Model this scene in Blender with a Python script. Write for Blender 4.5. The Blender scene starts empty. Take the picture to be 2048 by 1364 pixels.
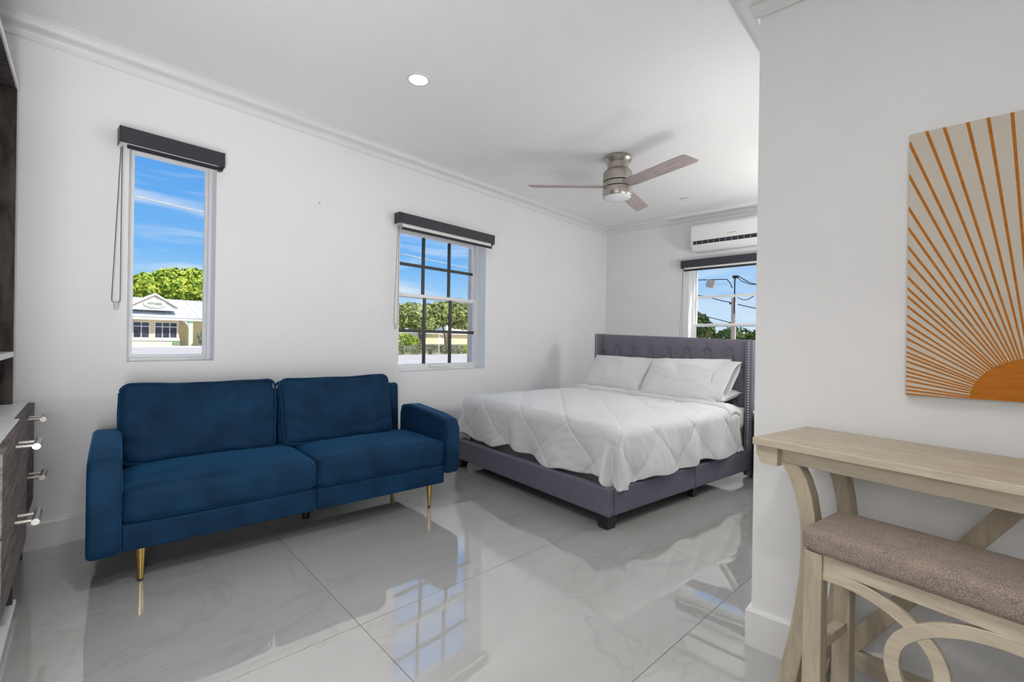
import bpy, bmesh, math, random
from mathutils import Vector, Matrix, noise

rnd = random.Random(7)
SC = bpy.context.scene
COL = SC.collection
R = math.radians
PI = math.pi

# ------------------------------------------------------------------ camera
EYE = Vector((0.0, 0.0, 1.07))
YAW, ROLL, FPX = R(42.82), R(0.87), 920.0
cam_data = bpy.data.cameras.new('camera')
cam_data.sensor_fit = 'HORIZONTAL'
cam_data.sensor_width = 36.0
cam_data.lens = 36.0 * FPX / 2048.0
cam_data.clip_start = 0.02
cam_data.clip_end = 1000
cam = bpy.data.objects.new('camera', cam_data)
COL.objects.link(cam)
fw = Vector((math.cos(YAW), math.sin(YAW), 0))
rt = Vector((math.sin(YAW), -math.cos(YAW), 0))
up = Vector((0, 0, 1))
c_, s_ = math.cos(ROLL), math.sin(ROLL)
rt2, up2 = rt * c_ + up * s_, up * c_ - rt * s_
m3 = Matrix((rt2, up2, -fw)).transposed()
cam.matrix_world = Matrix.Translation(EYE) @ m3.to_4x4()
SC.camera = cam

# ------------------------------------------------------------------ world sky
world = bpy.data.worlds.new('sky')
SC.world = world
world.use_nodes = True
wn, wl = world.node_tree.nodes, world.node_tree.links
wn.clear()
w_out = wn.new('ShaderNodeOutputWorld')
w_bg = wn.new('ShaderNodeBackground')
w_tc = wn.new('ShaderNodeTexCoord')
w_sep = wn.new('ShaderNodeSeparateXYZ')
wl.new(w_tc.outputs['Generated'], w_sep.inputs[0])
w_ramp = wn.new('ShaderNodeValToRGB')
cr = w_ramp.color_ramp
cr.elements[0].position = 0.0
cr.elements[0].color = (0.80, 0.91, 1.0, 1)
cr.elements[1].position = 1.0
cr.elements[1].color = (0.07, 0.27, 0.74, 1)
for p_, c4 in ((0.05, (0.52, 0.77, 1.0, 1)), (0.15, (0.20, 0.52, 0.96, 1)), (0.32, (0.10, 0.37, 0.88, 1))):
    e_ = cr.elements.new(p_)
    e_.color = c4
wl.new(w_sep.outputs['Z'], w_ramp.inputs[0])
# thin streaked clouds
w_map = wn.new('ShaderNodeMapping')
w_map.inputs['Scale'].default_value = (1.3, 1.3, 7.5)
w_map.inputs['Rotation'].default_value = (0.12, 0.2, 0.4)
wl.new(w_tc.outputs['Generated'], w_map.inputs[0])
w_noise = wn.new('ShaderNodeTexNoise')
w_noise.inputs['Scale'].default_value = 3.2
w_noise.inputs['Detail'].default_value = 6.0
w_noise.inputs['Distortion'].default_value = 0.7
wl.new(w_map.outputs[0], w_noise.inputs['Vector'])
w_cr2 = wn.new('ShaderNodeValToRGB')
w_cr2.color_ramp.elements[0].position = 0.46
w_cr2.color_ramp.elements[0].color = (0, 0, 0, 1)
w_cr2.color_ramp.elements[1].position = 0.78
w_cr2.color_ramp.elements[1].color = (0.75, 0.75, 0.75, 1)
wl.new(w_noise.outputs['Fac'], w_cr2.inputs[0])
w_mix = wn.new('ShaderNodeMixRGB')
w_mix.inputs['Color2'].default_value = (0.93, 0.96, 1.0, 1)
wl.new(w_cr2.outputs[0], w_mix.inputs['Fac'])
wl.new(w_ramp.outputs[0], w_mix.inputs['Color1'])
w_bg.inputs['Strength'].default_value = 0.95
wl.new(w_mix.outputs[0], w_bg.inputs['Color'])
wl.new(w_bg.outputs[0], w_out.inputs[0])

# ------------------------------------------------------------------ lights
def light(name, kind, loc, energy, color=(1, 1, 1), aim=None, **kw):
    d = bpy.data.lights.new(name, kind)
    d.energy = energy
    d.color = color
    for k, v in kw.items():
        setattr(d, k, v)
    o = bpy.data.objects.new(name, d)
    COL.objects.link(o)
    o.location = loc
    if aim is not None:
        o.rotation_euler = (Vector(aim) - Vector(loc)).to_track_quat('-Z', 'Y').to_euler()
    return o

SUN_DIR = Vector((0.22, -0.62, 0.75)).normalized()      # towards the sun
sun = light('sun', 'SUN', (0, 0, 30), 4.8, (1.0, 0.96, 0.88), angle=R(0.6))
sun.rotation_euler = SUN_DIR.to_track_quat('Z', 'Y').to_euler()
# two added soft fill lights, behind the camera and beside the wall unit
light('fill_light', 'AREA', (-0.32, 0.05, 0.92), 11, (1.0, 0.99, 0.98), aim=(0.05, 1.45, 1.52), shape='RECTANGLE', size=0.5, size_y=0.5, spread=R(100))
light('fill_light', 'AREA', (-0.24, 0.50, 0.42), 7, (1.0, 0.99, 0.98), aim=(0.05, 1.75, 1.35), shape='RECTANGLE', size=0.6, size_y=0.6, spread=R(110))
SC.cycles.use_light_tree = False
SC.cycles.max_bounces = 7
SC.cycles.diffuse_bounces = 4
SC.cycles.glossy_bounces = 3
SC.cycles.transmission_bounces = 3
SC.cycles.transparent_max_bounces = 8
SC.cycles.caustics_reflective = False
SC.cycles.caustics_refractive = False
SC.view_settings.view_transform = 'Standard'
SC.view_settings.look = 'None'
SC.view_settings.gamma = 1.0
SC.view_settings.use_curve_mapping = False
SC.view_settings.exposure = 0.0

# ------------------------------------------------------------------ materials
def srgb(r, g, b):
    f = lambda v: (v / 255 / 12.92) if v / 255 <= 0.04045 else ((v / 255 + 0.055) / 1.055) ** 2.4
    return (f(r), f(g), f(b))

def mat(name, col, rough=0.6, metal=0.0, var=0.0, vscale=8.0, bump=0.0, bscale=60.0, stretch=None, coords='Object', **kw):
    m = bpy.data.materials.new(name)
    m.use_nodes = True
    n, l = m.node_tree.nodes, m.node_tree.links
    b = n['Principled BSDF']
    b.inputs['Roughness'].default_value = rough
    b.inputs['Metallic'].default_value = metal
    for k, v in kw.items():
        b.inputs[k].default_value = v
    tc = n.new('ShaderNodeTexCoord')
    src = tc.outputs[coords]
    if stretch:
        mp = n.new('ShaderNodeMapping')
        mp.inputs['Scale'].default_value = stretch
        l.new(src, mp.inputs[0])
        src = mp.outputs[0]
    nz = n.new('ShaderNodeTexNoise')
    nz.inputs['Scale'].default_value = vscale
    nz.inputs['Detail'].default_value = 5
    l.new(src, nz.inputs['Vector'])
    rp = n.new('ShaderNodeValToRGB')
    rp.color_ramp.elements[0].position = 0.3
    rp.color_ramp.elements[1].position = 0.7
    rp.color_ramp.elements[0].color = tuple(max(0, c * (1 - var)) for c in col) + (1,)
    rp.color_ramp.elements[1].color = tuple(min(1, c * (1 + var)) for c in col) + (1,)
    l.new(nz.outputs['Fac'], rp.inputs[0])
    l.new(rp.outputs[0], b.inputs['Base Color'])
    if bump > 0:
        nb = n.new('ShaderNodeTexNoise')
        nb.inputs['Scale'].default_value = bscale
        nb.inputs['Detail'].default_value = 3
        l.new(src, nb.inputs['Vector'])
        bp = n.new('ShaderNodeBump')
        bp.inputs['Strength'].default_value = bump
        bp.inputs['Distance'].default_value = 0.01
        l.new(nb.outputs['Fac'], bp.inputs['Height'])
        l.new(bp.outputs[0], b.inputs['Normal'])
    return m

def emit(name, col, strength):
    m = bpy.data.materials.new(name)
    m.use_nodes = True
    n, l = m.node_tree.nodes, m.node_tree.links
    n.clear()
    o = n.new('ShaderNodeOutputMaterial')
    e = n.new('ShaderNodeEmission')
    e.inputs[0].default_value = (*col, 1)
    e.inputs[1].default_value = strength
    l.new(e.outputs[0], o.inputs[0])
    return m

def glass(name, fac=0.05, tint=(1, 1, 1)):
    m = bpy.data.materials.new(name)
    m.use_nodes = True
    n, l = m.node_tree.nodes, m.node_tree.links
    n.clear()
    o = n.new('ShaderNodeOutputMaterial')
    t = n.new('ShaderNodeBsdfTransparent')
    t.inputs[0].default_value = (*tint, 1)
    g = n.new('ShaderNodeBsdfGlossy')
    g.inputs['Roughness'].default_value = 0.02
    x = n.new('ShaderNodeMixShader')
    x.inputs[0].default_value = fac
    l.new(t.outputs[0], x.inputs[1])
    l.new(g.outputs[0], x.inputs[2])
    l.new(x.outputs[0], o.inputs[0])
    return m

def wood(name, dark, light_, scale=(1, 1, 1), rough=0.5, fine=30.0):
    m = bpy.data.materials.new(name)
    m.use_nodes = True
    n, l = m.node_tree.nodes, m.node_tree.links
    b = n['Principled BSDF']
    b.inputs['Roughness'].default_value = rough
    tc = n.new('ShaderNodeTexCoord')
    mp = n.new('ShaderNodeMapping')
    mp.inputs['Scale'].default_value = scale
    l.new(tc.outputs['Object'], mp.inputs[0])
    nz = n.new('ShaderNodeTexNoise')
    nz.inputs['Scale'].default_value = fine
    nz.inputs['Detail'].default_value = 6
    nz.inputs['Distortion'].default_value = 0.6
    l.new(mp.outputs[0], nz.inputs['Vector'])
    rp = n.new('ShaderNodeValToRGB')
    rp.color_ramp.elements[0].position = 0.32
    rp.color_ramp.elements[0].color = (*dark, 1)
    rp.color_ramp.elements[1].position = 0.66
    rp.color_ramp.elements[1].color = (*light_, 1)
    l.new(nz.outputs['Fac'], rp.inputs[0])
    l.new(rp.outputs[0], b.inputs['Base Color'])
    bp = n.new('ShaderNodeBump')
    bp.inputs['Strength'].default_value = 0.12
    bp.inputs['Distance'].default_value = 0.004
    l.new(nz.outputs['Fac'], bp.inputs['Height'])
    l.new(bp.outputs[0], b.inputs['Normal'])
    return m

def marble(name):
    m = bpy.data.materials.new(name)
    m.use_nodes = True
    n, l = m.node_tree.nodes, m.node_tree.links
    b = n['Principled BSDF']
    b.inputs['Roughness'].default_value = 0.035
    b.inputs['IOR'].default_value = 1.55
    b.inputs['Coat Weight'].default_value = 1.0
    b.inputs['Coat Roughness'].default_value = 0.02
    b.inputs['Coat IOR'].default_value = 1.95
    tc = n.new('ShaderNodeTexCoord')
    oi = n.new('ShaderNodeObjectInfo')
    ad = n.new('ShaderNodeVectorMath')
    ad.operation = 'MULTIPLY_ADD'
    cmb = n.new('ShaderNodeCombineXYZ')
    for k in range(3):
        l.new(oi.outputs['Random'], cmb.inputs[k])
    ad.inputs[1].default_value = (37, 19, 11)
    l.new(cmb.outputs[0], ad.inputs[0])
    l.new(tc.outputs['Object'], ad.inputs[2])
    mp = n.new('ShaderNodeMapping')
    mp.inputs['Rotation'].default_value = (0, 0, 0.5)
    mp.inputs['Scale'].default_value = (0.7, 1.9, 1)
    l.new(ad.outputs[0], mp.inputs[0])
    n1 = n.new('ShaderNodeTexNoise')
    n1.inputs['Scale'].default_value = 1.5
    n1.inputs['Detail'].default_value = 7
    n1.inputs['Distortion'].default_value = 1.6
    l.new(mp.outputs[0], n1.inputs['Vector'])
    r1 = n.new('ShaderNodeValToRGB')
    r1.color_ramp.elements[0].position = 0.3
    r1.color_ramp.elements[0].color = (0.415, 0.411, 0.400, 1)
    r1.color_ramp.elements[1].position = 0.72
    r1.color_ramp.elements[1].color = (0.470, 0.466, 0.454, 1)
    l.new(n1.outputs['Fac'], r1.inputs[0])
    # dark veins: a thin band of a second noise
    n2 = n.new('ShaderNodeTexNoise')
    n2.inputs['Scale'].default_value = 0.9
    n2.inputs['Detail'].default_value = 9
    n2.inputs['Roughness'].default_value = 0.55
    n2.inputs['Distortion'].default_value = 0.9
    l.new(mp.outputs[0], n2.inputs['Vector'])
    r2 = n.new('ShaderNodeValToRGB')
    e = r2.color_ramp.elements
    e[0].position, e[0].color = 0.488, (0, 0, 0, 1)
    e[1].position, e[1].color = 0.5, (0.15, 0.15, 0.15, 1)
    e3 = e.new(0.512)
    e3.color = (0, 0, 0, 1)
    l.new(n2.outputs['Fac'], r2.inputs[0])
    mx = n.new('ShaderNodeMixRGB')
    mx.inputs['Color2'].default_value = (0.17, 0.165, 0.16, 1)
    l.new(r2.outputs[0], mx.inputs['Fac'])
    l.new(r1.outputs[0], mx.inputs['Color1'])
    l.new(mx.outputs[0], b.inputs['Base Color'])
    n3 = n.new('ShaderNodeTexNoise')
    n3.inputs['Scale'].default_value = 5.0
    n3.inputs['Detail'].default_value = 1
    l.new(ad.outputs[0], n3.inputs['Vector'])
    bp = n.new('ShaderNodeBump')
    bp.inputs['Strength'].default_value = 0.05
    bp.inputs['Distance'].default_value = 0.012
    l.new(n3.outputs['Fac'], bp.inputs['Height'])
    l.new(bp.outputs[0], b.inputs['Coat Normal'])
    l.new(bp.outputs[0], b.inputs['Normal'])
    return m

def weave(name, c1, c2, scale=900, rough=0.9, mottled=0.15):
    m = mat(name, c1, rough, var=mottled, vscale=30)
    n, l = m.node_tree.nodes, m.node_tree.links
    b = n['Principled BSDF']
    ramp = b.inputs['Base Color'].links[0].from_node
    tc = n.new('ShaderNodeTexCoord')
    n1 = n.new('ShaderNodeTexNoise')
    n1.inputs['Scale'].default_value = scale
    n1.inputs['Detail'].default_value = 1
    l.new(tc.outputs['Object'], n1.inputs['Vector'])
    mx = n.new('ShaderNodeMixRGB')
    mx.inputs['Color2'].default_value = (*c2, 1)
    rp = n.new('ShaderNodeValToRGB')
    rp.color_ramp.elements[0].position = 0.42
    rp.color_ramp.elements[1].position = 0.62
    l.new(n1.outputs['Fac'], rp.inputs[0])
    l.new(rp.outputs[0], mx.inputs['Fac'])
    l.new(ramp.outputs[0], mx.inputs['Color1'])
    l.new(mx.outputs[0], b.inputs['Base Color'])
    bp = n.new('ShaderNodeBump')
    bp.inputs['Strength'].default_value = 0.3
    bp.inputs['Distance'].default_value = 0.002
    l.new(n1.outputs['Fac'], bp.inputs['Height'])
    l.new(bp.outputs[0], b.inputs['Normal'])
    return m

M = {}
M['wall'] = mat('white wall paint', (0.86, 0.86, 0.865), 0.55, var=0.012, vscale=3, bump=0.05, bscale=90)
M['ceiling'] = mat('white ceiling paint', (0.90, 0.90, 0.90), 0.6, var=0.008)
M['trim'] = mat('white gloss trim', (0.80, 0.80, 0.80), 0.35, var=0.01)
M['vinyl'] = mat('white window vinyl', (0.82, 0.82, 0.82), 0.3, var=0.01)
M['tile'] = marble('polished grey marble tile')
M['grout'] = mat('pale grout', (0.30, 0.295, 0.285), 0.8, var=0.05)
M['black_bar'] = mat('black grille bar', (0.012, 0.010, 0.010), 0.4, var=0.1)
M['blind'] = mat('charcoal blind', srgb(50, 51, 58), 0.45, var=0.06)
M['blind_fabric'] = mat('dark navy blind hem', srgb(24, 24, 36), 0.6, var=0.1)
M['blind_roll'] = mat('white roller fabric', (0.86, 0.85, 0.82), 0.6, var=0.02)
M['chain'] = mat('dark bead chain', (0.05, 0.05, 0.055), 0.35, 0.4, var=0.1)
M['clear'] = mat('clear plastic', (0.62, 0.63, 0.63), 0.2, var=0.03)
M['glass'] = glass('window glass', 0.0015)
M['velvet'] = mat('blue velvet', (0.0030, 0.030, 0.075), 0.75, var=0.30, vscale=7, bump=0.35, bscale=10, **{'Sheen Weight': 0.55, 'Sheen Roughness': 0.35, 'Sheen Tint': (0.06, 0.28, 0.62, 1), 'Specular IOR Level': 0.2})
M['brass'] = mat('brushed gold brass', (0.63, 0.44, 0.13), 0.33, 1.0, var=0.08)
M['black'] = mat('black plastic', (0.012, 0.012, 0.013), 0.45, var=0.1)
M['bed_fabric'] = weave('grey blue bed linen weave', srgb(98, 96, 110), srgb(122, 119, 134), 700)
M['head_fabric'] = weave('grey headboard linen weave', srgb(108, 105, 116), srgb(136, 132, 144), 700)
M['nail'] = mat('chrome nailhead', (0.86, 0.86, 0.88), 0.35, 0.3, var=0.02)
M['bed_leg'] = mat('black bed leg', (0.014, 0.013, 0.016), 0.35, var=0.1)
M['platform'] = mat('dark grey platform cloth', srgb(70, 69, 72), 0.9, var=0.1)
M['mattress'] = mat('light grey mattress ticking', srgb(150, 147, 150), 0.85, var=0.04, bump=0.1, bscale=200)
M['cotton'] = mat('white cotton', (0.80, 0.80, 0.80), 0.85, var=0.015, vscale=5, bump=0.22, bscale=26, **{'Sheen Weight': 0.15})
M['nickel'] = mat('brushed nickel', (0.46, 0.42, 0.37), 0.30, 1.0, var=0.10, vscale=14, stretch=(30, 30, 0.6))
M['lens'] = mat('frosted white lens', (0.84, 0.86, 0.88), 0.25, var=0.01)
M['blade'] = wood('greyed oak blade', srgb(150, 136, 135), srgb(186, 172, 170), (1.2, 14, 14), 0.5, 9)
M['blade_edge'] = mat('dark blade edge', srgb(110, 99, 93), 0.5, var=0.1)
M['ac'] = mat('white appliance plastic', (0.84, 0.84, 0.84), 0.3, var=0.01)
M['ac_dark'] = mat('dark vent', srgb(36, 35, 48), 0.5, var=0.2)
M['dark_wood'] = wood('charcoal oak laminate', srgb(52, 47, 46), srgb(98, 91, 88), (3.0, 12, 0.9), 0.45, 6)
M['drawer'] = wood('grey ash drawer front', srgb(86, 79, 77), srgb(124, 117, 113), (3.0, 0.8, 9), 0.4, 7)
for k_ in ('drawer', 'dark_wood'):
    M[k_].node_tree.nodes['Principled BSDF'].inputs['Specular IOR Level'].default_value = 0.15
    M[k_].node_tree.nodes['Principled BSDF'].inputs['Roughness'].default_value = 0.7
M['white_board'] = mat('white laminate', (0.80, 0.80, 0.81), 0.35, var=0.01)
M['steel'] = mat('satin steel', (0.50, 0.48, 0.45), 0.45, 1.0, var=0.04)
M['pale_wood'] = wood('washed beige wood', srgb(180, 168, 147), srgb(202, 190, 168), (1.6, 9, 9), 0.55, 7)
M['pale_wood_v'] = wood('washed beige wood upright', srgb(168, 155, 134), srgb(190, 177, 155), (9, 9, 1.4), 0.55, 7)
M['seat'] = weave('brown tweed upholstery', srgb(124, 110, 101), srgb(164, 149, 138), 520, 0.95, 0.2)
M['canvas'] = mat('off white canvas', (0.66, 0.60, 0.51), 0.9, var=0.03, bump=0.2, bscale=500)
M['ochre'] = mat('ochre print', srgb(188, 112, 22), 0.85, var=0.14, vscale=9, stretch=(2, 2, 14))
M['tan'] = wood('tan nightstand wood', srgb(140, 116, 84), srgb(168, 142, 104), (9, 9, 1), 0.5, 6)
M['lamp'] = emit('lit lens', (1.0, 0.98, 0.95), 6.0)

# ------------------------------------------------------------------ geometry helpers
class G:
    """collects verts and faces of one mesh"""
    def __init__(self):
        self.v, self.f = [], []

    def add(self, vs, fs):
        o = len(self.v)
        self.v += [tuple(p) for p in vs]
        self.f += [tuple(i + o for i in q) for q in fs]
        return self

    def box(self, x0, x1, y0, y1, z0, z1):
        vs = [(x, y, z) for z in (z0, z1) for y in (y0, y1) for x in (x0, x1)]
        return self.add(vs, [(0, 2, 3, 1), (4, 5, 7, 6), (0, 1, 5, 4), (2, 6, 7, 3), (0, 4, 6, 2), (1, 3, 7, 5)])

    def hexa(self, bottom, top):
        return self.add(list(bottom) + list(top), [(3, 2, 1, 0), (4, 5, 6, 7), (0, 1, 5, 4), (1, 2, 6, 5), (2, 3, 7, 6), (3, 0, 4, 7)])

    def prism(self, poly, a0, a1, axis='x'):
        """extrude a 2-D polygon along an axis; poly holds the two other coordinates in x,y,z order"""
        n = len(poly)
        def mk(p, a):
            return {'x': (a, p[0], p[1]), 'y': (p[0], a, p[1]), 'z': (p[0], p[1], a)}[axis]
        vs = [mk(p, a0) for p in poly] + [mk(p, a1) for p in poly]
        fs = [tuple(reversed(range(n))), tuple(range(n, 2 * n))]
        fs += [(i, (i + 1) % n, n + (i + 1) % n, n + i) for i in range(n)]
        return self.add(vs, fs)

    def lathe(self, prof, n=32, c=(0, 0, 0), cap=True):
        vs, fs = [], []
        for r, z in prof:
            for k in range(n):
                a = 2 * PI * k / n
                vs.append((c[0] + r * math.cos(a), c[1] + r * math.sin(a), c[2] + z))
        for j in range(len(prof) - 1):
            for k in range(n):
                k2 = (k + 1) % n
                fs.append((j * n + k, j * n + k2, (j + 1) * n + k2, (j + 1) * n + k))
        if cap:
            fs.append(tuple(reversed(range(n))))
            fs.append(tuple(range((len(prof) - 1) * n, len(prof) * n)))
        return self.add(vs, fs)

    def tube(self, pts, r, n=8, closed=False, radii=None):
        pts = [Vector(p) for p in pts]
        L = len(pts)
        vs, fs = [], []
        for i, p in enumerate(pts):
            a = pts[(i - 1) % L] if closed or i > 0 else p
            b = pts[(i + 1) % L] if closed or i < L - 1 else p
            t = (b - a).normalized()
            u = t.orthogonal().normalized() if abs(t.z) > 0.98 else t.cross(Vector((0, 0, 1))).normalized()
            w = t.cross(u).normalized()
            rr = radii[i] if radii else r
            for k in range(n):
                q = 2 * PI * k / n
                vs.append(p + u * (rr * math.cos(q)) + w * (rr * math.sin(q)))
        for i in range(L if closed else L - 1):
            for k in range(n):
                j = (i + 1) % L
                fs.append((i * n + k, i * n + (k + 1) % n, j * n + (k + 1) % n, j * n + k))
        if not closed:
            fs.append(tuple(reversed(range(n))))
            fs.append(tuple(range((L - 1) * n, L * n)))
        return self.add(vs, fs)

    def strip(self, left, right, y0, y1):
        """a curved board: outlines left/right as (x,z) lists, thickness y0..y1"""
        n = len(left)
        vs = []
        for (a, b) in zip(left, right):
            vs += [(a[0], y0, a[1]), (b[0], y0, b[1]), (b[0], y1, b[1]), (a[0], y1, a[1])]
        fs = [(0, 1, 2, 3), tuple((n - 1) * 4 + k for k in (3, 2, 1, 0))]
        for i in range(n - 1):
            for k in range(4):
                k2 = (k + 1) % 4
                fs.append((i * 4 + k, (i + 1) * 4 + k, (i + 1) * 4 + k2, i * 4 + k2))
        return self.add(vs, fs)

    def mesh(self, name='mesh'):
        me = bpy.data.meshes.new(name)
        me.from_pydata(self.v, [], self.f)
        bm = bmesh.new()
        bm.from_mesh(me)
        bmesh.ops.recalc_face_normals(bm, faces=bm.faces)
        bm.to_mesh(me)
        bm.free()
        return me

    def build(self, name, m, parent=None, bevel=0.0, seg=2, smooth=None, sub=0, loc=None):
        me = self.mesh(name)
        return mesh_obj(name, me, m, parent, bevel, seg, smooth, sub, loc)

def mesh_obj(name, me, m, parent=None, bevel=0.0, seg=2, smooth=None, sub=0, loc=None):
    if not me.materials:
        me.materials.append(m if not isinstance(m, str) else M[m])
    o = bpy.data.objects.new(name, me)
    COL.objects.link(o)
    if parent is not None:
        o.parent = parent
    if loc is not None:
        o.location = loc
    if smooth is not None:
        me.shade_smooth()
        me.set_sharp_from_angle(angle=R(smooth))
    if bevel > 0:
        b = o.modifiers.new('edge', 'BEVEL')
        b.width = bevel
        b.segments = seg
        b.limit_method = 'ANGLE'
        b.angle_limit = R(35)
        b.harden_normals = False
    if sub:
        s = o.modifiers.new('sub', 'SUBSURF')
        s.levels = sub
        s.render_levels = sub
    return o

def empty(name, loc=(0, 0, 0), rz=0.0):
    o = bpy.data.objects.new(name, None)
    COL.objects.link(o)
    o.location = loc
    o.rotation_euler = (0, 0, rz)
    o.empty_display_size = 0.1
    return o

def tag(o, label=None, cat=None, group=None, kind=None):
    if label: o['label'] = label
    if cat: o['category'] = cat
    if group: o['group'] = group
    if kind: o['kind'] = kind
    return o

def box(name, dims, m, parent=None, bevel=0.0, **kw):
    return G().box(*dims).build(name, m, parent, bevel, **kw)

def soft_box(hx, hy, hz, r, puff=(0, 0, 0), n=14, wrinkle=0.0, wscale=5.0, seed=0.0, fn=None):
    """cushion: rounded box with bulging faces; returns a mesh centred on the origin"""
    bm = bmesh.new()
    bmesh.ops.create_cube(bm, size=2.0)
    bmesh.ops.subdivide_edges(bm, edges=bm.edges[:], cuts=n, use_grid_fill=True)
    h = (hx, hy, hz)
    for v in bm.verts:
        p = v.co.copy()
        # concentrate vertices near the borders
        q = Vector([math.copysign(abs(c) ** 0.75, c) for c in p])
        w = Vector([q[i] * h[i] for i in range(3)])
        inner = Vector([max(-(h[i] - r), min(h[i] - r, w[i])) for i in range(3)])
        d = w - inner
        if d.length > 1e-9:
            on = sum(1 for i in range(3) if abs(d[i]) > 1e-9)
            if on > 1:
                mx = max(abs(d[i]) for i in range(3))
                d = d.normalized() * mx if mx < r else d.normalized() * r
            w = inner + d
        for i in range(3):
            j, k = (i + 1) % 3, (i + 2) % 3
            fac = max(0, 1 - (w[j] / h[j]) ** 2) * max(0, 1 - (w[k] / h[k]) ** 2)
            w[i] += math.copysign(1, p[i]) * puff[i] * fac * min(1.0, abs(q[i])) ** 3
        if wrinkle:
            nv = noise.noise_vector(Vector((w.x * wscale + seed, w.y * wscale, w.z * wscale)))
            n2 = noise.noise_vector(Vector((w.x * wscale * 2.3 + seed, w.y * wscale * 2.3 + 9, w.z * wscale * 2.3)))
            w += nv * wrinkle + n2 * wrinkle * 0.5
        if fn:
            w = fn(w)
        v.co = w
    me = bpy.data.meshes.new('cushion')
    bm.to_mesh(me)
    bm.free()
    me.shade_smooth()
    return me

def sweep(name, path, prof, m, kind='structure', side=1):
    """moulding: profile of (out, z) points swept along a floor path with mitred corners; out points to the side"""
    pts = [Vector((p[0], p[1])) for p in path]
    nn = []
    for a, b in zip(pts[:-1], pts[1:]):
        t = (b - a).normalized()
        nn.append(Vector((-t.y, t.x)) * side)
    g = G()
    vs, k = [], len(prof)
    for i, p in enumerate(pts):
        if i == 0: mi = nn[0]
        elif i == len(pts) - 1: mi = nn[-1]
        else: mi = (nn[i - 1] + nn[i]) / (1 + nn[i - 1].dot(nn[i]))
        for o_, z in prof:
            vs.append((p.x + mi.x * o_, p.y + mi.y * o_, z))
    fs = []
    for i in range(len(pts) - 1):
        for j in range(k):
            j2 = (j + 1) % k
            fs.append((i * k + j, i * k + j2, (i + 1) * k + j2, (i + 1) * k + j))
    fs += [tuple(range(k)), tuple(range((len(pts) - 1) * k, len(pts) * k))]
    g.add(vs, fs)
    o = g.build(name, m, smooth=28)
    o['kind'] = kind
    return o

# ------------------------------------------------------------------ the room
YW, XF = 3.285, 5.39          # window wall, headboard wall
ZC = 2.60                     # main ceiling
XR, YR = 1.80, 0.48           # partition face and its corner
ZH = 2.335                    # lower ceiling over the passage
XL, YB = -0.47, -1.75         # wall behind the wall unit, wall behind the camera
TH = 0.17
W1 = dict(a0=0.417, a1=0.836, z0=0.922, z1=2.145)
W2 = dict(a0=2.160, a1=3.150, z0=0.795, z1=2.045)
W3 = dict(a0=1.170, a1=2.165, z0=0.800, z1=2.000)

def wall_holes(name, axis, plane, thick, a0, a1, z0, z1, holes, m='wall'):
    """a wall slab with window openings, between plane and plane+thick"""
    g = G()
    A = sorted({a0, a1, *[h['a0'] for h in holes], *[h['a1'] for h in holes]})
    for i in range(len(A) - 1):
        am = (A[i] + A[i + 1]) / 2
        hs = [h for h in holes if h['a0'] < am < h['a1']]
        spans = [(z0, hs[0]['z0']), (hs[0]['z1'], z1)] if hs else [(z0, z1)]
        for s0, s1 in spans:
            p0, p1 = sorted((plane, plane + thick))
            if axis == 'y': g.box(A[i], A[i + 1], p0, p1, s0, s1)
            else: g.box(p0, p1, A[i], A[i + 1], s0, s1)
    o = g.build(name, m)
    o['kind'] = 'structure'
    return o

wall_holes('wall_left', 'y', YW, TH, XL, XF + TH, -0.02, 2.75, [W1, W2])
wall_holes('wall_far', 'x', XF, TH, YR - 0.2, YW, -0.02, 2.75, [W3])
tag(box('wall_right', (XR, XR + 0.14, YB, YR, -0.02, 2.75), 'wall'), kind='structure')
tag(box('wall_partition', (XR + 0.14, XF, YR - 0.14, YR, -0.02, 2.75), 'wall'), kind='structure')
tag(box('wall_back', (XL - 0.14, XR + 0.14, YB - 0.14, YB, -0.02, 2.75), 'wall'), kind='structure')
tag(box('wall_side', (XL - 0.14, XL, YB, YW, -0.02, 2.75), 'wall'), kind='structure')
tag(box('ceiling', (XL, XF, YR - 0.02, YW, ZC, ZC + 0.1), 'ceiling'), kind='structure')
tag(box('ceiling_passage', (XL, XR, YB, YR, ZH, ZC + 0.1), 'ceiling'), kind='structure')

def ogee(z0, z1, d):
    """crown profile from the wall at z0 out to d at the ceiling z1"""
    h = z1 - z0
    pts = [(0, z0), (0.10 * d, z0), (0.16 * d, z0 + 0.06 * h), (0.16 * d, z0 + 0.16 * h)]
    for k in range(0, 11):
        t = k / 10
        pts.append((0.16 * d + (0.70 * d) * (t - 0.13 * math.sin(2 * PI * t)), z0 + h * (0.18 + 0.62 * (t + 0.13 * math.sin(2 * PI * t)))))
    pts += [(0.90 * d, z0 + 0.84 * h), (0.90 * d, z0 + 0.92 * h), (d, z0 + 0.94 * h), (d, z1), (0, z1)]
    return pts

sweep('trim_1', [(XL, YW), (XF, YW), (XF, YR)], ogee(2.508, ZC, 0.085), 'trim', side=-1)
sweep('trim_2', [(XR, YB), (XR, YR), (XF, YR)], ogee(2.235, ZH, 0.10), 'trim', side=1)
base_prof = [(0, 0), (0.016, 0), (0.016, 0.122), (0.011, 0.130), (0, 0.132)]
sweep('baseboard_left', [(XL, YW), (XF, YW), (XF, YR)], base_prof, 'trim', side=-1)
sweep('baseboard_right', [(XR, YB), (XR, YR), (XF, YR)], base_prof, 'trim', side=1)

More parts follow.
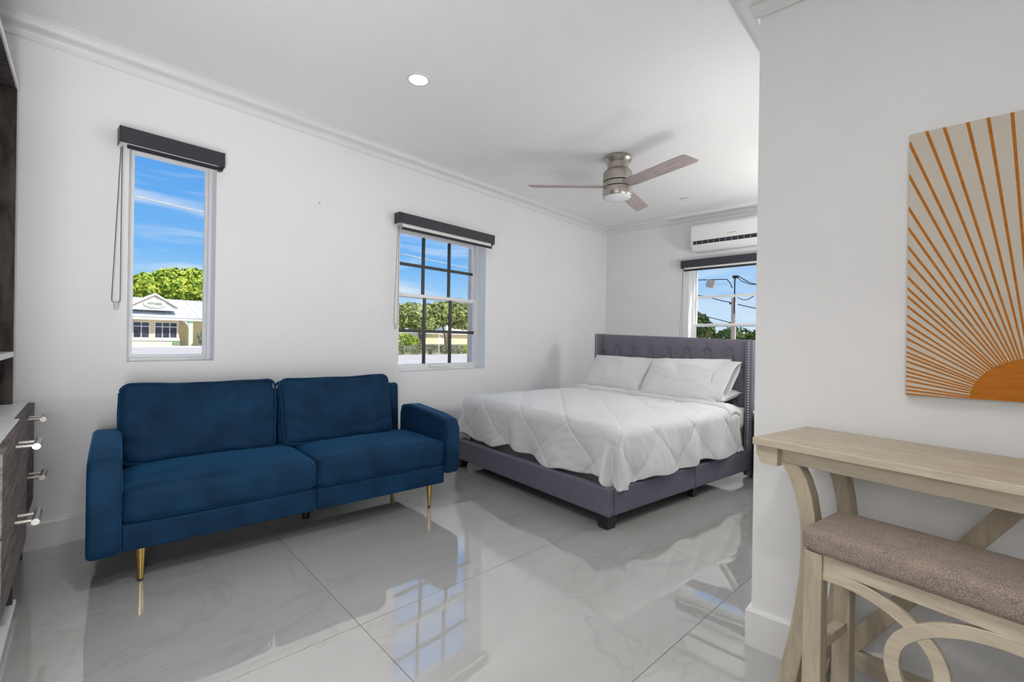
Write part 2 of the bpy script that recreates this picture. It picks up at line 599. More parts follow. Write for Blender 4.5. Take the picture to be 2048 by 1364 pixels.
# floor: a bed of grout and large polished tiles, slightly turned like the photographed joints
floor = tag(box('floor', (XL - 0.1, XF + 0.1, YB - 0.1, YW + 0.1, -0.08, -0.004), 'grout'), kind='structure')
TW, TD, TROT = 1.485, 0.84, R(-4.4)
t_org = Vector((0.886, 1.573))
tx, ty = Vector((math.cos(TROT), math.sin(TROT))), Vector((-math.sin(TROT), math.cos(TROT)))
def clip(poly, x0, x1, y0, y1):
    for ax, lim, sgn in ((0, x0, 1), (0, x1, -1), (1, y0, 1), (1, y1, -1)):
        out = []
        for i in range(len(poly)):
            a, b = poly[i - 1], poly[i]
            da, db = (a[ax] - lim) * sgn, (b[ax] - lim) * sgn
            if da * db < 0:
                t = da / (da - db)
                out.append(a + (b - a) * t)
            if db >= 0:
                out.append(b)
        poly = out
        if not poly:
            return []
    return poly
for i in range(-3, 5):
    for j in range(-6, 5):
        g_ = 0.0011
        cs = [t_org + tx * (TW * (i + p)) + ty * (TD * (j + q)) for p, q in ((0, 0), (1, 0), (1, 1), (0, 1))]
        cen = sum(cs, Vector((0, 0))) / 4
        cs = [c + tx * math.copysign(g_, (cen - c).dot(tx)) + ty * math.copysign(g_, (cen - c).dot(ty)) for c in cs]
        cs = clip(cs, XL, XF, YB, YW)
        if len(cs) < 3:
            continue
        cs = [c - cen for c in cs]
        G().prism([(c.x, c.y) for c in cs], -0.006, 0.0, 'z').build('tile', 'tile', floor, loc=(cen.x, cen.y, 0))

# ------------------------------------------------------------------ windows (structure) and their blinds
def window(name, axis, plane, W, depth, bars=None, double=True, rail=None, barmat='black_bar', barw=0.027, f=0.024, rw=0.022):
    """frame, sash, panes and bars; local x runs along the wall, local y outwards"""
    root = empty(name, (0, 0, 0))
    root['kind'] = 'structure'
    if axis == 'y':
        root.location = (W['a0'], plane + depth, W['z0'])
    else:                                   # headboard wall: local x runs towards -y
        root.location = (plane + depth, W['a1'], W['z0'])
        root.rotation_euler = (0, 0, R(-90))
    w, h = W['a1'] - W['a0'], W['z1'] - W['z0']
    g = G()
    g.box(0, f, 0, 0.06, 0, h).box(w - f, w, 0, 0.06, 0, h).box(f, w - f, 0, 0.06, 0, f).box(f, w - f, 0, 0.06, h - f, h)
    g.build('window_frame', 'vinyl', root, 0.003)
    def sash(x0, x1, z0, z1, y, bars):
        s = G()
        s.box(x0, x0 + rw, y, y + 0.03, z0, z1).box(x1 - rw, x1, y, y + 0.03, z0, z1)
        s.box(x0 + rw, x1 - rw, y, y + 0.03, z0, z0 + rw + (0.012 if double else 0)).box(x0 + rw, x1 - rw, y, y + 0.03, z1 - rw - (0.008 if double else 0), z1)
        so = s.build('sash', 'vinyl', root, 0.003)
        ix0, ix1, iz0, iz1 = x0 + rw, x1 - rw, z0 + rw, z1 - rw
        nx, nz = bars if bars else (1, 1)
        for i in range(1, nx):
            xx = ix0 + (ix1 - ix0) * i / nx
            box('muntin', (xx - barw / 2, xx + barw / 2, y + 0.006, y + 0.022, iz0, iz1), barmat, so)
        for k in range(1, nz):
            zz = iz0 + (iz1 - iz0) * k / nz
            box('muntin', (ix0, ix1, y + 0.007, y + 0.021, zz - barw / 2, zz + barw / 2), barmat, so)
        for i in range(nx):
            for k in range(nz):
                a, b = ix0 + (ix1 - ix0) * i / nx, ix0 + (ix1 - ix0) * (i + 1) / nx
                c, d = iz0 + (iz1 - iz0) * k / nz, iz0 + (iz1 - iz0) * (k + 1) / nz
                box('pane', (a, b, y + 0.012, y + 0.016, c, d), 'glass', so)
        return so
    if double:
        sash(f, w - f, rail - 0.018, h - f, 0.03, bars)
        sash(f, w - f, f, rail + 0.018, 0.003, bars)
    else:
        sash(f, w - f, f, h - f, 0.012, bars)
    return root

w1 = window('window_1', 'y', YW, W1, 0.085, None, double=False, f=0.020, rw=0.017)
w2 = window('window_2', 'y', YW, W2, 0.105, (3, 2), True, rail=0.66)
box('tilt_latch', (0.40, 0.60, -0.012, 0.004, 0.030, 0.052), 'vinyl', w2, 0.003)
w3 = window('window_3', 'x', XF, W3, 0.10, (1, 2), True, rail=0.49, barmat='vinyl', barw=0.028)

def blind(root, width, drop, chain_len=None, chain_x=0.012):
    """cassette roller blind; local x along the wall, local y towards the room, z=0 at the cassette top"""
    g = G()
    g.box(0, width, 0.074, 0.080, -0.086, 0).box(0, width, 0, 0.074, -0.006, 0)
    g.build('cassette', 'blind', root, 0.002)
    box('end_cap', (-0.003, 0, 0, 0.081, -0.088, 0.001), 'blind', root, 0.001)
    box('end_cap', (width, width + 0.003, 0, 0.081, -0.088, 0.001), 'blind', root, 0.001)
    G().tube([(0.02, 0.038, -0.045), (width - 0.03, 0.038, -0.045)], 0.030, 16).build('roller', 'blind_roll', root, smooth=40)
    box('shade_cloth', (0.03, width - 0.035, 0.064, 0.066, -drop, -0.03), 'blind_roll', root)
    box('hem_bar', (0.024, width - 0.03, 0.060, 0.070, -drop - 0.022, -drop), 'blind_fabric', root, 0.003)
    box('bracket', (0.001, 0.022, 0.015, 0.06, -0.104, -0.086), 'black', root, 0.003)
    if chain_len:
        n = 60
        pts = []
        top, w = -0.10, 0.014
        for k in range(n):
            t = k / (n - 1)
            pts.append((chain_x + 0.004 - 0.004 * t, 0.05, top - chain_len * t))
        x0, x1 = chain_x, chain_x - 0.035
        for k in range(1, 10):
            a = PI * k / 10
            pts.append(((x0 + x1) / 2 + (x0 - x1) / 2 * math.cos(a), 0.05, top - chain_len - 0.018 * math.sin(a)))
        for k in range(n):
            t = k / (n - 1)
            pts.append((x1 + (chain_x - 0.004 - x1) * t, 0.035, top - chain_len * (1 - t)))
        dense = []
        for a, b in zip(pts[:-1], pts[1:]):
            for q in range(4):
                dense.append(Vector(a).lerp(Vector(b), q / 4))
        rad = [0.0021 if (i % 2 == 0) else 0.0011 for i in range(len(dense))]
        ch = G().tube(dense, 0.002, 6, radii=rad).build('bead_chain', 'chain', root, smooth=60)
        box('chain_tensioner', ((x0 + x1) / 2 - 0.008, (x0 + x1) / 2 + 0.008, 0.028, 0.054, top - chain_len - 0.055, top - chain_len - 0.016), 'clear', root, 0.003)

b1 = tag(empty('roller_blind', (0.855, YW, 2.188), PI), 'charcoal roller blind cassette above the tall narrow window over the sofa', 'blind', 'cassette roller blinds above the windows')
b2 = tag(empty('roller_blind', (3.185, YW, 2.103), PI), 'charcoal roller blind cassette above the grid window between sofa and bed', 'blind', 'cassette roller blinds above the windows')
b3 = tag(empty('roller_blind', (XF, 1.10, 2.042), R(90)), 'charcoal roller blind cassette under the air conditioner', 'blind', 'cassette roller blinds above the windows')
def blind_flipped(root, width, drop, chain_len):
    blind(root, width, drop)
    # the chain hangs at the end away from local zero
    n = 60
    top = -0.10
    cx = width - 0.012
    pts = []
    for k in range(n):
        t = k / (n - 1)
        pts.append((cx, 0.05, top - chain_len * t))
    for k in range(1, 10):
        a = PI * k / 10
        pts.append((cx + 0.017 - 0.017 * math.cos(a), 0.05, top - chain_len - 0.016 * math.sin(a)))
    for k in range(n):
        t = k / (n - 1)
        pts.append((cx + 0.034 - 0.030 * t, 0.042, top - chain_len * (1 - t)))
    dense = []
    for a, b in zip(pts[:-1], pts[1:]):
        for q in range(4):
            dense.append(Vector(a).lerp(Vector(b), q / 4))
    rad = [0.0022 if (i % 2 == 0) else 0.0012 for i in range(len(dense))]
    G().tube(dense, 0.002, 6, radii=rad).build('bead_chain', 'chain', root, smooth=60)
    box('chain_tensioner', (cx + 0.008, cx + 0.026, 0.035, 0.056, top - chain_len - 0.052, top - chain_len - 0.014), 'clear', root, 0.003)
blind_flipped(b1, 0.487, 0.088, 0.83)
blind_flipped(b2, 1.08, 0.112, 0.80)
blind_flipped(b3, 1.13, 0.105, 0.90)

# ------------------------------------------------------------------ sofa
sofa = tag(empty('sofa', (0.382, 2.548, 0), R(-6.8)), 'blue velvet two-seat sofa with gold tapered legs below the tall window', 'sofa')
for a, b in ((-0.067, 0.728), (0.731, 1.525)):
    box('base', (a, b, -0.040, 0.62, 0.148, 0.264), 'velvet', sofa, 0.012, seg=3)
def cushion(name, me, loc, rx=0.0, parent=sofa, m='velvet'):
    o = mesh_obj(name, me, m, parent, loc=loc)
    o.rotation_euler = (rx, 0, 0)
    s = o.modifiers.new('sub', 'SUBSURF')
    s.levels = s.render_levels = 1
    return o
cushion('seat_cushion', soft_box(0.399, 0.285, 0.078, 0.032, (0.004, 0.010, 0.026), 12, 0.004, 6, 1.0), (0.332, 0.235, 0.342))
cushion('seat_cushion', soft_box(0.397, 0.285, 0.078, 0.032, (0.004, 0.010, 0.026), 12, 0.004, 6, 7.0), (1.129, 0.235, 0.342))

def back_cushion(cx, hx, seed, tip):
    hz, hy = 0.202, 0.070
    creases = [((0.98, 0.75), (0.45, 0.25), 0.010, 0.020), ((0.95, 0.55), (0.55, -0.05), 0.008, 0.018), ((0.70, 0.95), (0.15, 0.45), 0.007, 0.024),
               ((-0.95, 0.35), (-0.35, -0.10), 0.008, 0.026), ((-0.85, 0.85), (-0.40, 0.55), 0.007, 0.020), ((0.10, -0.85), (0.45, -0.20), 0.008, 0.026),
               ((-0.30, 0.80), (0.05, 0.10), 0.006, 0.022), ((0.96, -0.20), (0.50, -0.55), 0.008, 0.020), ((-0.95, -0.45), (-0.50, -0.70), 0.007, 0.022)]
    def shape(w):
        if w.y < 0:
            for (a, b, dep, wid) in creases:
                sx_ = tip
                A = Vector((a[0] * hx * sx_, a[1] * hz)); B = Vector((b[0] * hx * sx_, b[1] * hz))
                P = Vector((w.x + 0.012 * math.sin(w.z * 30), w.z))
                t = max(0.0, min(1.0, (P - A).dot(B - A) / (B - A).length_squared))
                dd = (P - (A + (B - A) * t)).length
                w.y += dep * (1 - 0.75 * t) * (math.exp(-(dd / wid) ** 2) - 0.55 * math.exp(-((dd - 1.8 * wid) / wid) ** 2))
        # corners drawn in, top edge a little slack
        e = abs(w.x) / hx
        w.z -= 0.018 * (1 - e * e) * max(0, w.z / hz) * 0.4
        if abs(w.x) / hx > 0.8 and abs(w.z) / hz > 0.7:
            k = (abs(w.x) / hx - 0.8) * (abs(w.z) / hz - 0.7) * 14
            w.y *= 1 - 0.35 * min(1, k)
        return w
    me = soft_box(hx, hy, hz, 0.028, (0.0, 0.032, 0.0), 30, 0.009, 6, seed, shape)
    o = cushion('back_cushion', me, (cx, 0.475, 0.612), R(-13))
    for yy in (-hy + 0.014, hy - 0.014):
        pts = []
        rr = 0.045
        for sx, sz, a0 in ((1, 1, 0), (-1, 1, 90), (-1, -1, 180), (1, -1, 270)):
            for k in range(7):
                a = R(a0 + 15 * k)
                ext = 1.0 + (0.03 if (sz > 0 and sx == tip) else 0)
                pts.append((sx * (hx - rr) * ext + (rr - 0.001) * math.cos(a), yy, sz * (hz - rr) + (rr - 0.002) * math.sin(a)))
        fine = []
        for q in range(len(pts)):
            a_, b_ = Vector(pts[q]), Vector(pts[(q + 1) % len(pts)])
            m_ = 14 if (b_ - a_).length > 0.1 else 1
            for w_ in range(m_):
                p_ = a_.lerp(b_, w_ / m_)
                if p_.z > 0: p_.z -= 0.0072 * max(0, 1 - (p_.x / hx) ** 2)
                p_ += noise.noise_vector(p_ * 7 + Vector((seed, 0, 0))) * 0.006
                fine.append(p_)
        G().tube(fine, 0.0068, 8, closed=True).build('piping', 'velvet', o, smooth=60)
    return o
back_cushion(0.272, 0.352, 3.0, 1)
back_cushion(1.012, 0.345, 11.0, -1)
g = G()
g.prism([(0.545, 0.15), (0.62, 0.15), (0.655, 0.74), (0.60, 0.75), (0.575, 0.735)], -0.067, 1.50, 'x')
g.build('back_frame', 'velvet', sofa, 0.018, seg=3)
def arm(u0, u1, zb):
    prof = [(-0.045, zb), (-0.070, zb + 0.03), (-0.070, 0.495), (-0.035, 0.555), (0.08, 0.575), (0.45, 0.602), (0.58, 0.585), (0.60, 0.52), (0.60, zb + 0.06), (0.56, zb)]
    G().prism(prof, u0, u1, 'x').build('arm', 'velvet', sofa, 0.042, seg=6, smooth=70)
arm(-0.178, -0.066, 0.142)
arm(1.524, 1.624, 0.205)
for u in (0.0, 1.437):
    for v in (0.0, 0.52):
        lg = G().lathe([(0.0095, 0.006), (0.0185, 0.150)], 20, (u, v, 0)).build('leg', 'brass', sofa, smooth=40)
        G().lathe([(0.0092, 0.0), (0.0102, 0.008)], 20, (u, v, 0)).build('foot_pad', 'black', lg)
G().lathe([(0.020, 0.0), (0.022, 0.01), (0.022, 0.150)], 16, (0.771, 0.29, 0)).build('centre_support', 'black', sofa)

# ------------------------------------------------------------------ bed
bed = tag(empty('bed', (2.321, 1.398, 0), R(-9)), 'grey upholstered bed frame with tufted wingback headboard and nailhead trim', 'bed')
box('footboard', (-0.022, 0.032, -0.042, 1.628, 0.070, 0.236), 'bed_fabric', bed, 0.014, seg=3)
for a, b in ((0.034, 0.893), (0.897, 1.73)):
    box('side_rail', (a, b, -0.040, 0.010, 0.072, 0.228), 'bed_fabric', bed, 0.010, seg=3)
    box('side_rail', (a, b, 1.576, 1.626, 0.072, 0.232), 'bed_fabric', bed, 0.010, seg=3)
box('platform', (0.032, 1.74, 0.01, 1.576, 0.150, 0.168), 'platform', bed)
def bed_leg(u, v, su, sv):
    a, b = 0.045, 0.034
    bt = [(u - b + su * 0.011, v - b + sv * 0.011, 0), (u + b + su * 0.011, v - b + sv * 0.011, 0), (u + b + su * 0.011, v + b + sv * 0.011, 0), (u - b + su * 0.011, v + b + sv * 0.011, 0)]
    tp = [(u - a, v - a, 0.072), (u + a, v - a, 0.072), (u + a, v + a, 0.072), (u - a, v + a, 0.072)]
    G().hexa(bt, tp).build('leg', 'bed_leg', bed, 0.003)
bed_leg(0.026, 0.012, -1, -1)
bed_leg(0.026, 1.574, -1, 1)
for u, v in ((0.93, 0.005), (0.93, 1.57), (0.93, 0.79)):
    box('support_leg', (u - 0.022, u + 0.022, v - 0.022, v + 0.022, 0, 0.074), 'bed_leg', bed, 0.002)
def ztop(v): return 1.108 + 0.052 * v / 1.6
# tufted panel
B0, BS, BZ, RZ = 0.183, 0.197, 0.996, 0.150
def tuft(v, z):
    d = 0.0
    k = round((BZ - z) / RZ)
    for kk in (k - 1, k, k + 1):
        if kk < 0 or kk > 2: continue
        off = B0 if kk % 2 == 0 else B0 - BS / 2
        j = round((v - off) / BS)
        for jj in (j - 1, j, j + 1):
            vv = off + BS * jj
            if vv < 0.05 or vv > 1.55: continue
            r2 = (v - vv) ** 2 + (z - (BZ - RZ * kk)) ** 2
            d += 0.034 * math.exp(-r2 / 0.0010)
    if z > BZ:
        f = ((v - B0) / BS) % 1.0
        f = min(f, 1 - f) * BS
        d += 0.007 * math.exp(-(f / 0.008) ** 2) * max(0, 1 - (z - BZ) / 0.16)
    else:
        a = ((v - B0) / (BS / 2) - (z - BZ) / RZ) / 2
        b = (-(v - B0) / (BS / 2) - (z - BZ) / RZ) / 2
        for q in (a, b):
            f = q % 1.0
            f = min(f, 1 - f)
            d += 0.011 * math.exp(-(f / 0.06) ** 2)
    return d
NV, NZ = 190, 64
gp = G()
vs, fs = [], []
v0, v1, zb = 0.028, 1.572, 0.548
for i in range(NV + 1):
    v = v0 + (v1 - v0) * i / NV
    for k in range(NZ + 1):
        zt = ztop(v)
        z = zb + (zt - zb) * k / NZ
        edge = min(1.0, min(k, NZ - k) / 4.0)
        u = 1.772 + tuft(v, z) * edge + 0.018 * (1 - math.sqrt(max(0, 1 - (1 - edge) ** 2)))
        vs.append((u, v, z))
for i in range(NV):
    for k in range(NZ):
        a = i * (NZ + 1) + k
        fs.append((a, a + 1, a + NZ + 2, a + NZ + 1))
gp.add(vs, fs)
pan = gp.build('headboard_panel', 'head_fabric', bed, smooth=60)
G().hexa([(1.788, v0, zb), (1.86, v0, zb), (1.86, v1, zb), (1.788, v1, zb)], [(1.788, v0, ztop(v0) - 0.002), (1.86, v0, ztop(v0)), (1.86, v1, ztop(v1)), (1.788, v1, ztop(v1) - 0.002)]).build('headboard_back', 'head_fabric', bed, 0.006)
bt_me = None
for kk in range(3):
    off = B0 if kk % 2 == 0 else B0 - BS / 2
    for jj in range(9):
        vv = off + BS * jj
        if vv < 0.05 or vv > 1.55: continue
        if bt_me is None:
            bt = G().lathe([(0.012, -0.004), (0.011, 0.003), (0.007, 0.007), (0.002, 0.009)], 14).build('button', 'head_fabric', pan, smooth=60)
            bt_me = bt.data
        else:
            bt = mesh_obj('button', bt_me, 'head_fabric', pan)
        bt.location = (1.797, vv, BZ - RZ * kk)
        bt.rotation_euler = (0, R(-90), 0)
for (a, b, zl, zh) in ((-0.036, 0.026, 0.012, 1.105), (1.574, 1.634, 0.012, 1.163)):
    wing = box('wing', (1.722, 1.862, a, b, zl, zh), 'head_fabric', bed, 0.012, seg=3)
    gn = G()
    vm = (a + b) / 2 - 0.004 if a < 0 else (a + b) / 2
    z = zl + 0.02
    while z < zh - 0.01:
        gn.lathe([(0.0064, 0), (0.0054, 0.0024), (0.0026, 0.0040)], 8, (0, 0, 0))
        # turn the newest stud to face the foot end
        m_ = 8 * 3
        for q in range(len(gn.v) - m_, len(gn.v)):
            x_, y_, z_ = gn.v[q]
            gn.v[q] = (1.7225 - z_, vm + y_, z + x_)
        z += 0.0215
    tag(gn.build('nailhead_trim', 'nail', wing, smooth=60), kind='stuff')

# mattress
def on_bed(name):
    o = empty(name, bed.location, R(-9))
    return o
mt = tag(on_bed('mattress'), 'grey-sided mattress lying in the bed frame under the comforter', 'mattress')
o = mesh_obj('mattress_body', soft_box(0.835, 0.775, 0.150, 0.035, (0, 0, 0.004), 10), 'mattress', mt, loc=(0.925, 0.795, 0.318))
o = mesh_obj('fitted_sheet', soft_box(0.842, 0.782, 0.108, 0.07, (0, 0.004, 0.010), 14, 0.003, 6), 'cotton', mt, loc=(0.928, 0.795, 0.470))

# comforter
comf = tag(on_bed('comforter'), 'white diamond-quilted comforter hanging over the foot and side of the bed', 'comforter')
EU, EV0, EV1, RC = 0.105, 0.035, 1.560, 0.085
def comforter_point(s, t):
    """flat cloth coordinates -> draped point in bed space"""
    du = max(0.0, EU - s)
    dv, sg = (EV0 - t, -1.0) if t < EV0 else ((t - EV1, 1.0) if t > EV1 else (0.0, 0.0))
    e = math.hypot(du, dv)
    bu, bv = max(s, EU), min(max(t, EV0), EV1)
    zt = 0.596 + 0.022 * max(0, min(1, bv / 1.6)) + 0.010 * math.sin(bu * 2.1 + 0.4) * math.sin(bv * 2.0)
    # quilting
    q = 0.0
    P = 0.43
    for a in ((s + t * 0.92 + 0.08) / P, (s - t * 0.92 + 0.31) / P):
        f = a % 1.0
        f = min(f, 1 - f) * P * 0.7
        q -= 0.0055 * math.exp(-(f / 0.008) ** 2) + 0.0035 * math.exp(-(f / 0.045) ** 2)
    n1 = noise.noise(Vector((s * 5.0, t * 5.0, 1.7))) * 0.006 + noise.noise(Vector((s * 14, t * 14, 4.2))) * 0.003 + noise.noise(Vector((s * 30 + t * 12, t * 9 - s * 4, 7.7))) * 0.0022
    q += n1
    if e < 1e-6:
        edge = min((bu - EU), (bv - EV0), (EV1 - bv))
        return Vector((bu, bv, zt + q - 0.010 * math.exp(-max(0, edge) / 0.06)))
    du_, dv_ = du / e, dv / e
    ang = min(e / RC, PI / 2)
    out = RC * math.sin(ang)
    down = RC * (1 - math.cos(ang)) + max(0.0, e - RC * PI / 2)
    hang = max(0.0, e - RC * PI / 2)
    # folds of the hanging part
    along = t if du > dv else s
    fold = math.sin(along * 17 + 1.3 * math.sin(along * 7)) * 0.020 * min(1, hang / 0.2)
    if du > 0 and dv > 0:
        th = math.atan2(dv, du)
        fold += 0.055 * math.sin(th * 6.0 + 0.6) * min(1, hang / 0.25)
    out += fold + 0.10 * hang * (0.4 if dv > du else 0.12) + q * math.sin(ang)
    return Vector((bu - du_ * out, bv + sg * dv_ * out, zt - 0.010 - down + q * math.cos(ang)))
NS, NT = 190, 230
s_head, s_foot = 1.46, EU - 0.385
t_far, t_near = EV1 + 0.34, EV0 - 0.395
g = G()
vs, fs = [], []
for i in range(NS + 1):
    for j in range(NT + 1):
        fi, fj = i / NS, j / NT
        t = t_far + (t_near - t_far) * fj
        hem = 0.020 * math.sin(t * 8.0 + 0.7) + 0.010 * math.sin(t * 21)
        s1 = s_foot + hem
        sh = s_head + 0.26 * max(0, (0.05 - t)) + 0.012 * math.sin(t * 9)
        s = sh + (s1 - sh) * fi
        hem2 = 0.022 * math.sin(s * 9 + 2.0) + 0.035 * math.exp(-((s - 1.30) / 0.16) ** 2) + 0.045 * math.exp(-((s - 0.16) / 0.14) ** 2)
        tt = t
        if t < EV0:
            tt = EV0 + (t - EV0) * (1 + hem2 / 0.395)
        p = comforter_point(s, tt)
        if p.z < 0.243 and p.y < 0.05: p.z = 0.243 + (p.z - 0.243) * 0.25
        vs.append(p)
for i in range(NS):
    for j in range(NT):
        a = i * (NT + 1) + j
        fs.append((a, a + 1, a + NT + 2, a + NT + 1))
g.add(vs, fs)
cq = g.build('quilted_cover', 'cotton', comf, smooth=180)
sd = cq.modifiers.new('thick', 'SOLIDIFY')
sd.thickness = 0.014
sd.offset = -1
# folded-back head edge
g = G()
vs, fs = [], []
NF = 120
for j in range(NF + 1):
    t = 1.60 - 1.68 * j / NF
    bv = min(max(t, 0.02), 1.58)
    sh = s_head + 0.26 * max(0, (0.05 - t)) + 0.012 * math.sin(t * 9)
    for k in range(9):
        a = k / 8
        s = sh + 0.03 - 0.15 * a + 0.014 * math.sin(t * 13 + a)
        p = comforter_point(max(s, 0.2), t)
        lift = 0.010 + 0.020 * math.sin(PI * a) + 0.006 * noise.noise(Vector((t * 8, a * 3, 2)))
        if k == 0 or k == 8: lift = 0.002
        p.z += lift
        vs.append(p)
for j in range(NF):
    for k in range(8):
        a = j * 9 + k
        fs.append((a, a + 1, a + 10, a + 9))
g.add(vs, fs)
tb = g.build('turned_back_hem', 'cotton', comf, smooth=180)
sd = tb.modifiers.new('thick', 'SOLIDIFY')
sd.thickness = 0.006

# pillows
def pillow_mesh(h, w, t, seed, n=44, open_end=False):
    g = G()
    vs, fs = [], []
    for side in (1, -1):
        for i in range(n + 1):
            for j in range(n + 1):
                x, y = -1 + 2 * i / n, -1 + 2 * j / n
                bx = max(0.0, 1 - abs(x) ** 2.6) ** 0.55
                by = max(0.0, 1 - abs(y) ** 3.0) ** 0.55
                th = t * bx * by
                pinch_x = 1 - 0.07 * (1 - abs(y) ** 2) * abs(x) ** 3
                pinch_y = 1 - 0.05 * (1 - abs(x) ** 2) * abs(y) ** 3
                p = Vector((x * h * pinch_x, y * w * pinch_y, side * th))
                q = noise.noise(Vector((x * 2.2 + seed, y * 3.0, side * 2.0))) * 0.016 + noise.noise(Vector((x * 6 + seed, y * 8, side))) * 0.006
                p.z += side * q * bx * by
                ang = math.atan2(y, x)
                p.z += side * 0.006 * math.sin(ang * 14 + seed) * (abs(x * y)) * bx ** 0.5
                vs.append(p)
    m_ = (n + 1) ** 2
    for sd_ in range(2):
        for i in range(n):
            for j in range(n):
                a = sd_ * m_ + i * (n + 1) + j
                q = (a, a + n + 1, a + n + 2, a + 1)
                fs.append(q if sd_ == 0 else tuple(reversed(q)))
    g.add(vs, fs)
    me = g.mesh('pillow')
    bm = bmesh.new()
    bm.from_mesh(me)
    bmesh.ops.remove_doubles(bm, verts=bm.verts, dist=0.0015)
    bm.to_mesh(me)
    bm.free()
    me.shade_smooth()
    return me
bedM = Matrix.Translation(bed.location) @ Matrix.Rotation(R(-9), 4, 'Z')
def pillow(label, loc, tilt, yaw, roll, h, w, t, seed, cuff=False):
    o = mesh_obj('pillow', pillow_mesh(h, w, t, seed), 'cotton')
    o.matrix_world = bedM @ Matrix.Translation(loc) @ Matrix.Rotation(R(yaw), 4, 'Z') @ Matrix.Rotation(R(roll), 4, 'X') @ Matrix.Rotation(R(tilt), 4, 'Y')
    tag(o, label, 'pillow', 'white pillows against the headboard')
    if cuff:
        g = G()
        vs, fs = [], []
        N, K = 48, 7
        for k in range(K):
            f = k / (K - 1)
            for i in range(N):
                a = 2 * PI * i / N
                rx = h * (0.86 + 0.02 * math.sin(3 * a))
                rz = t * (0.62 - 0.16 * f) * (1 + 0.18 * math.sin(2 * a + 1) * f)
                y = -w * 0.80 - 0.135 * f * (1 + 0.22 * math.cos(a) + 0.05 * math.sin(3 * a))
                cx_ = rx * math.copysign(abs(math.cos(a)) ** 0.8, math.cos(a))
                cz_ = rz * math.copysign(abs(math.sin(a)) ** 0.9, math.sin(a))
                vs.append((cx_, y, cz_ + 0.006 * math.sin(5 * a + 3 * f)))
        for k in range(K - 1):
            for i in range(N):
                i2 = (i + 1) % N
                fs.append((k * N + i, k * N + i2, (k + 1) * N + i2, (k + 1) * N + i))
        g.add(vs, fs)
        c = g.build('pillowcase_cuff', 'cotton', o, smooth=180)
        sd = c.modifiers.new('thick', 'SOLIDIFY')
        sd.thickness = 0.004
    return o
pillow('plump white pillow leaning on the headboard nearer the window wall', (1.585, 1.205, 0.766), -50, 2, 1, 0.215, 0.375, 0.085, 2.0)
pillow('plump white pillow with open pillowcase end, overlapping its neighbour', (1.545, 0.475, 0.764), -50, 3, -1.5, 0.225, 0.365, 0.092, 6.0, cuff=True)
pillow('white pillow lying flat, mostly hidden behind the open-ended pillow', (1.60, 0.42, 0.648), -8, 0, 0, 0.17, 0.37, 0.070, 9.0)

# ------------------------------------------------------------------ nightstand beside the headboard
ns = tag(empty('nightstand', (3.95, 0.62, 0)), 'tan wooden nightstand tucked between headboard wing and partition', 'nightstand')
G().box(0, 0.38, 0, 0.02, 0, 0.53).box(0, 0.38, 0.415, 0.435, 0, 0.53).box(0.36, 0.38, 0.02, 0.415, 0, 0.53).box(0, 0.36, 0.02, 0.415, 0.06, 0.08).build('case', 'tan', ns, 0.002)
for z0, z1 in ((0.09, 0.30), (0.31, 0.52)):
    d_ = box('drawer', (-0.016, 0.0, 0.022, 0.413, z0, z1), 'tan', ns, 0.002)
    G().tube([(-0.03, 0.17, (z0 + z1) / 2), (-0.03, 0.27, (z0 + z1) / 2)], 0.005, 8).build('handle', 'steel', d_)
box('top', (-0.018, 0.38, -0.005, 0.44, 0.53, 0.552), 'white_board', ns, 0.003)

# ------------------------------------------------------------------ ceiling fan
fan = tag(empty('ceiling_fan', (3.365, 1.957, ZC)), 'brushed nickel ceiling fan with three greyed oak blades and round lens', 'ceiling fan')
G().lathe([(0.100, 0.0), (0.110, -0.010), (0.112, -0.026), (0.104, -0.036), (0.086, -0.056), (0.080, -0.058)], 48).build('canopy', 'nickel', fan, smooth=35)
G().lathe([(0.086, -0.056), (0.086, -0.092), (0.088, -0.104), (0.096, -0.112), (0.112, -0.124), (0.119, -0.138), (0.119, -0.206), (0.114, -0.208)], 48).build('motor_housing', 'nickel', fan, smooth=35)
G().lathe([(0.110, -0.204), (0.110, -0.262)], 40).build('motor_core', 'black', fan, smooth=35)
G().lathe([(0.117, -0.213), (0.119, -0.215), (0.119, -0.250), (0.117, -0.252)], 48).build('blade_ring', 'nickel', fan, smooth=35)
G().lathe([(0.117, -0.258), (0.121, -0.261), (0.121, -0.322), (0.116, -0.330), (0.108, -0.331)], 48).build('light_housing', 'nickel', fan, smooth=35)
G().lathe([(0.110, -0.329), (0.106, -0.337), (0.085, -0.345), (0.045, -0.350), (0.004, -0.352)], 48).build('lens', 'lens', fan, smooth=60)
def blade_mesh():
    out = [(0.085, -0.052), (0.16, -0.060), (0.60, -0.066), (0.690, -0.064), (0.706, -0.052), (0.735, 0.050), (0.722, 0.064), (0.60, 0.064), (0.16, 0.058), (0.085, 0.050)]
    g = G()
    g.prism(out, -0.004, 0.004, 'z')
    return g.mesh('blade')
bl_me = blade_mesh()
for a in (11.0, 131.0, 254.0):
    b_ = mesh_obj('blade', bl_me, 'blade', fan, 0.0015)
    b_.location = (0, 0, -0.243)
    b_.rotation_euler = (R(-12), 0, R(a))
    b_.rotation_mode = 'XYZ'

